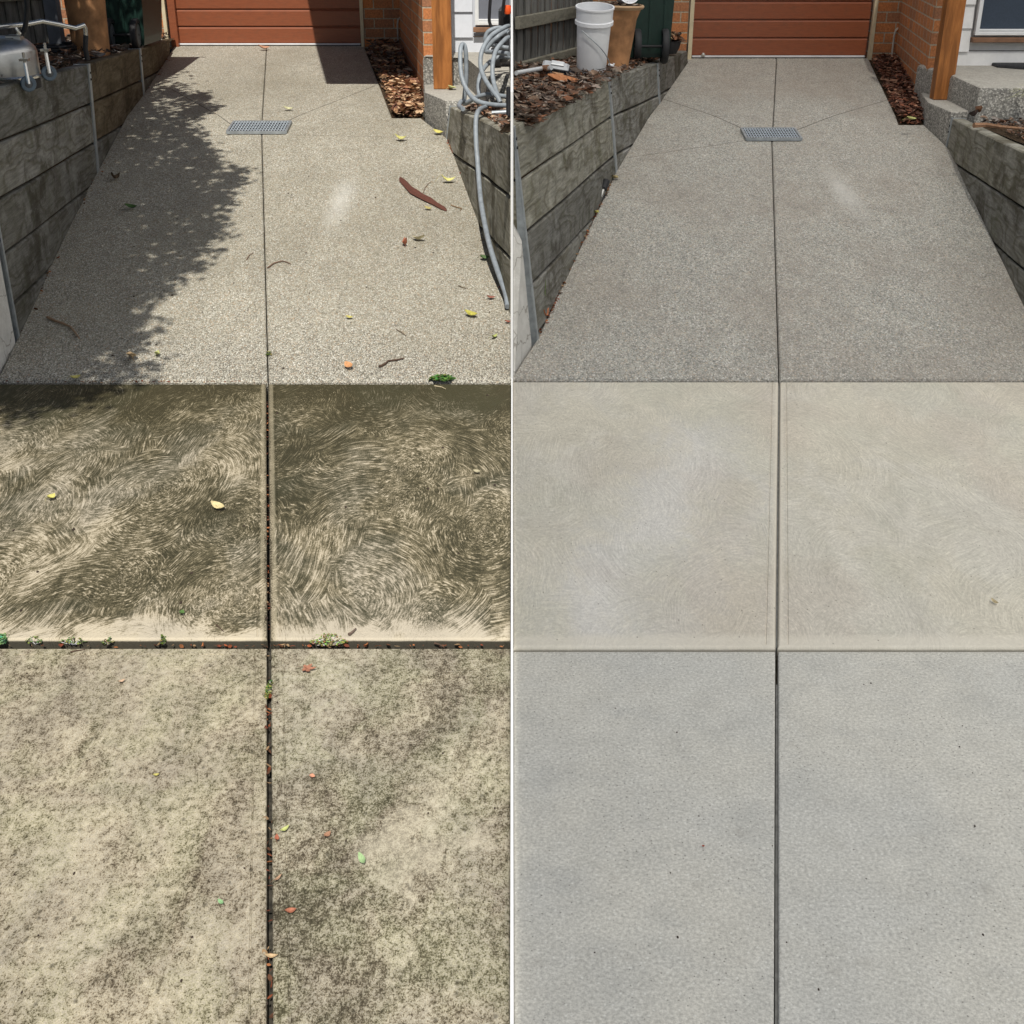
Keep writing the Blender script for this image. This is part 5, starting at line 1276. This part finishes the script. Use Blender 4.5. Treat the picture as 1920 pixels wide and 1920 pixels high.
for i in range(40):
    a = i / 40 * 6.28 * 2.3; r_ = .13 + .012 * math.sin(i * .8); pts.append(P + Vector((math.cos(a) * r_, math.sin(a) * r_ * 1.2, .012 + .012 * (i / 13))))
b.tube(pts, .011, 8); b.build('coiled_cable', M['cable'], label='dark coiled hose lying on the shaded bark chips', cat='hose')

# ------------------------------------------------------------------ grey hose coil, machine behind it
def catmull(P, n=8):
    P = [Vector(p) for p in P]; out = []
    for i in range(len(P) - 1):
        a, b_, c_, d_ = P[max(i-1, 0)], P[i], P[i+1], P[min(i+2, len(P)-1)]
        for k_ in range(n):
            t_ = k_ / n; out.append(.5 * ((2*b_) + (c_-a)*t_ + (2*a-5*b_+4*c_-d_)*t_*t_ + (3*b_-a-3*c_+d_)*t_**3))
    out.append(P[-1]); return out
def hp_(x, y, Y): 
    p = atY(x, y, Y); p.x = min(p.x, -.022); return p
hose = [(962, 52, 8.5), (930, 55, 8.4), (905, 88, 8.3), (900, 125, 8.2), (915, 165, 8.1), (935, 193, 8.0), (950, 170, 8.25), (962, 150, 8.4),
        ]
rt = empty('garden_hose', atZ(880, 190, .8), 'loosely coiled grey hose spilling over the sunlit sleeper wall', 'hose')
coils = [
    [(963, 49, 8.6), (945, 52, 8.5), (920, 68, 8.4), (904, 95, 8.3), (901, 122, 8.25), (908, 146, 8.15), (922, 168, 8.05), (933, 182, 8.0), (938, 192, 7.98)],
    [(963, 62, 8.7), (948, 60, 8.7), (935, 68, 8.6), (922, 80, 8.6), (912, 92, 8.6), (912, 97, 8.6), (930, 98, 8.5), (963, 101, 8.4)],
    [(963, 70, 8.5), (945, 76, 8.4), (930, 95, 8.3), (924, 120, 8.2), (924, 145, 8.15), (930, 170, 8.05), (938, 193, 7.98)],
    [(963, 108, 8.8), (940, 106, 8.75), (920, 115, 8.7), (903, 135, 8.5), (897, 160, 8.4), (899, 180, 8.3)],
    [(963, 182, 8.05), (940, 180, 8.1), (915, 177, 8.15), (895, 182, 8.2), (880, 190, 8.25), (871, 194, 8.3), (871, 180, 8.3), (874, 150, 8.3), (874, 110, 8.3), (872, 90, 8.3), (868, 83, 8.3), (864, 90, 8.25), (863, 115, 8.2), (866, 145, 8.15), (875, 168, 8.1), (888, 185, 8.0), (905, 193, 7.95), (930, 197, 7.9), (963, 198, 7.85)],
    [(868, 204, 7.9), (861, 199, 8.1), (864, 191, 8.2), (869, 189, 8.25)],
    [(910, 201, 7.9), (900, 205, 7.7), (894, 215, 7.55), (892, 235, 7.50), (893, 270, 7.42), (896, 310, 7.34), (899, 350, 7.22), (902, 380, 7.05), (908, 415, 6.85), (918, 460, 6.60), (932, 505, 6.38), (948, 550, 6.16), (958, 575, 6.05)],
    [(963, 90, 8.9), (940, 88, 8.9), (922, 84, 8.8), (910, 78, 8.75), (915, 60, 8.75), (935, 52, 8.75), (963, 58, 8.7)],
]
for i, cl in enumerate(coils):
    b = MB(); P = [hp_(*q) for q in cl]
    if i == 6:                             # the tail hangs in front of the wall face and ends on the ramp
        out = []
        for x, y, Y in cl:
            out.append(hp_(x, y, Y))
        P = out
    b.tube(catmull(P, 7), .0145, 10); b.build('hose_loop' if i != 6 else 'hose_tail', M['hose'], rt, True)
b = MB(); b.tube([hp_(922, 212, 7.6), hp_(945, 211, 7.6), hp_(963, 210, 7.6)], [.013, .016, .016], 10); b.build('lance', M['galv'], rt, True)
# black-bodied machine behind the coil
Pm = atZ(935, 122, zsL + .0)
rt = empty('pressure_washer', Pm, 'black pressure washer with an orange knob behind the coiled hose', 'pressure washer')
b = MB(); xm0, xm1 = atY(925, 100, 9.3).x, -.014; b.box(((xm0+xm1)/2, 9.35, zsL + .14), (xm1-xm0, .26, .22), bev=.03); b.box(((xm0+xm1)/2 + .02, 9.35, zsL + .32), ((xm1-xm0)*.7, .18, .16), bev=.03); b.build('housing', M['washer'], rt)
b = MB(); b.lathe([(.02, -.02), (.065, -.02), (.07, 0), (.065, .02), (.02, .02)], ((xm0) + .02, 9.22, zsL + .07), 24, Matrix.Rotation(R(75), 3, 'Y')); b.build('wheel', M['rubber'], rt, True)
b = MB(); b.lathe([(.001, -.03), (.02, -.028), (.028, 0), (.02, .028), (.001, .03)], atY(955, 18, 9.2) + Vector((-.012, 0, 0)), 20); b.build('knob', M['orange'], rt, True)
b = MB(); b.tube(catmull([atY(x, y, 9.15) for x, y in ((920, -8), (918, 20), (918, 42), (926, 55), (940, 58))]), .011, 8); b.tube(catmull([atY(x, y, 9.15) for x, y in ((946, -8), (943, 20), (941, 45), (946, 60))]), .011, 8); b.build('black_hose', M['cable'], rt, True)
b = MB(); b.tube(catmull([hp_(963, 165, 7.7), hp_(957, 195, 7.6), hp_(955, 225, 7.5), hp_(962, 245, 7.4)]), .013, 8); b.build('black_cable', M['cable'], label='thick black cable dropping beside the dividing board', cat='cable')

# ------------------------------------------------------------------ the tree whose shade falls on the left
tree = empty('shade_tree', (-6.6, 1.0, 0), 'leafy tree left of the camera that throws the dappled shade', 'tree')
poly = [(318, 160), (350, 166), (380, 180), (403, 206), (372, 222), (352, 240), (372, 262), (376, 280), (402, 285), (410, 318), (452, 322), (461, 352), (430, 372), (425, 400), (400, 430), (402, 468), (378, 498), (330, 520), (300, 552), (240, 560), (180, 590), (140, 640), (150, 678), (60, 712), (110, 740), (60, 770), (-60, 780), (-60, 500), (120, 400), (183, 325), (262, 178)]
def inside(x, y):
    c_ = False; n = len(poly); j_ = n - 1
    for i in range(n):
        xi, yi = poly[i]; xj, yj = poly[j_]
        if (yi > y) != (yj > y) and x < (xj - xi) * (y - yi) / (yj - yi) + xi: c_ = not c_
        j_ = i
    return c_
rr = random.Random(21); tips = []; b = MB(); cl = []
def dist_edge(x, y):
    return min(math.hypot(x - a, y - c_) for a, c_ in poly)
tries = 0
while len(cl) < 620 and tries < 60000:
    tries += 1; x, y = rr.uniform(-60, 465), rr.uniform(150, 780)
    # even in world area
    if rr.random() > (340.0 / (y + 150)) ** 1.9 + .05: continue
    if inside(x, y): cl.append((G(x, y), min(.10, .03 + .0012 * dist_edge(x, y)), 1))
for _ in range(210):
    Yw_ = rr.uniform(5.0, 6.7); cl.append((Vector((-2.36 - .115 * (Yw_ - 5.3) + rr.triangular(-.10, .70, .12), Yw_, prof(Yw_))), .06, 1))
for _ in range(170):
    Yw_ = rr.uniform(5.25, 8.2); xe = -2.36 - .115 * (Yw_ - 5.3); cl.append((Vector((xe + rr.uniform(-.05, .42) * (1 if Yw_ > 5.9 else .6), Yw_, prof(Yw_))), .07, 1))
for _ in range(1300):
    Yw_ = rr.uniform(4.6, 11.2); xe = -2.35 - .135 * (Yw_ - 5.3)
    x = rr.uniform(-5.2, xe - .02); cl.append((Vector((x, Yw_, rr.uniform(.4, 1.4))), .18, 2))
for (P, sp_, kind) in cl:
    t_ = (rr.uniform(2.9, 4.3) - P.z) / -DS.z; Q = P - DS * t_
    if Q.z < 2.5: continue
    tips.append(Q)
    for _ in range(20 if kind == 1 else 30):
        c_ = Q + Vector((rr.gauss(0, sp_), rr.gauss(0, sp_ * 1.3), rr.gauss(0, .1)))
        leaf_shape(b, c_, rr.uniform(.045, .085), rr.uniform(.026, .045), rr.uniform(0, 6.3), .2, None, tilt=rr.uniform(-.9, .9))
b.build('crown', M['canopyleaf'], tree)
b = MB(); T0 = Vector((-6.6, 1.0, -.1)); T1 = Vector((-6.3, 1.8, 1.6)); T2 = Vector((-5.6, 3.2, 2.9))
b.tube([T0, Vector((-6.5, 1.2, .6)), T1, Vector((-6.0, 2.5, 2.3)), T2], [.17, .15, .13, .11, .09], 14); b.build('trunk', M['treebark'], tree, True)
b = MB()
rr.shuffle(tips)
for q_ in tips[:46]:
    m_ = T2.lerp(q_, .5) + Vector((rr.uniform(-.2, .2), rr.uniform(-.2, .2), .25)); b.tube(catmull([T2, m_, q_], 5), [.04 - .034 * i / 10 for i in range(11)], 6)
b.build('branches', M['treebark'], tree, True)
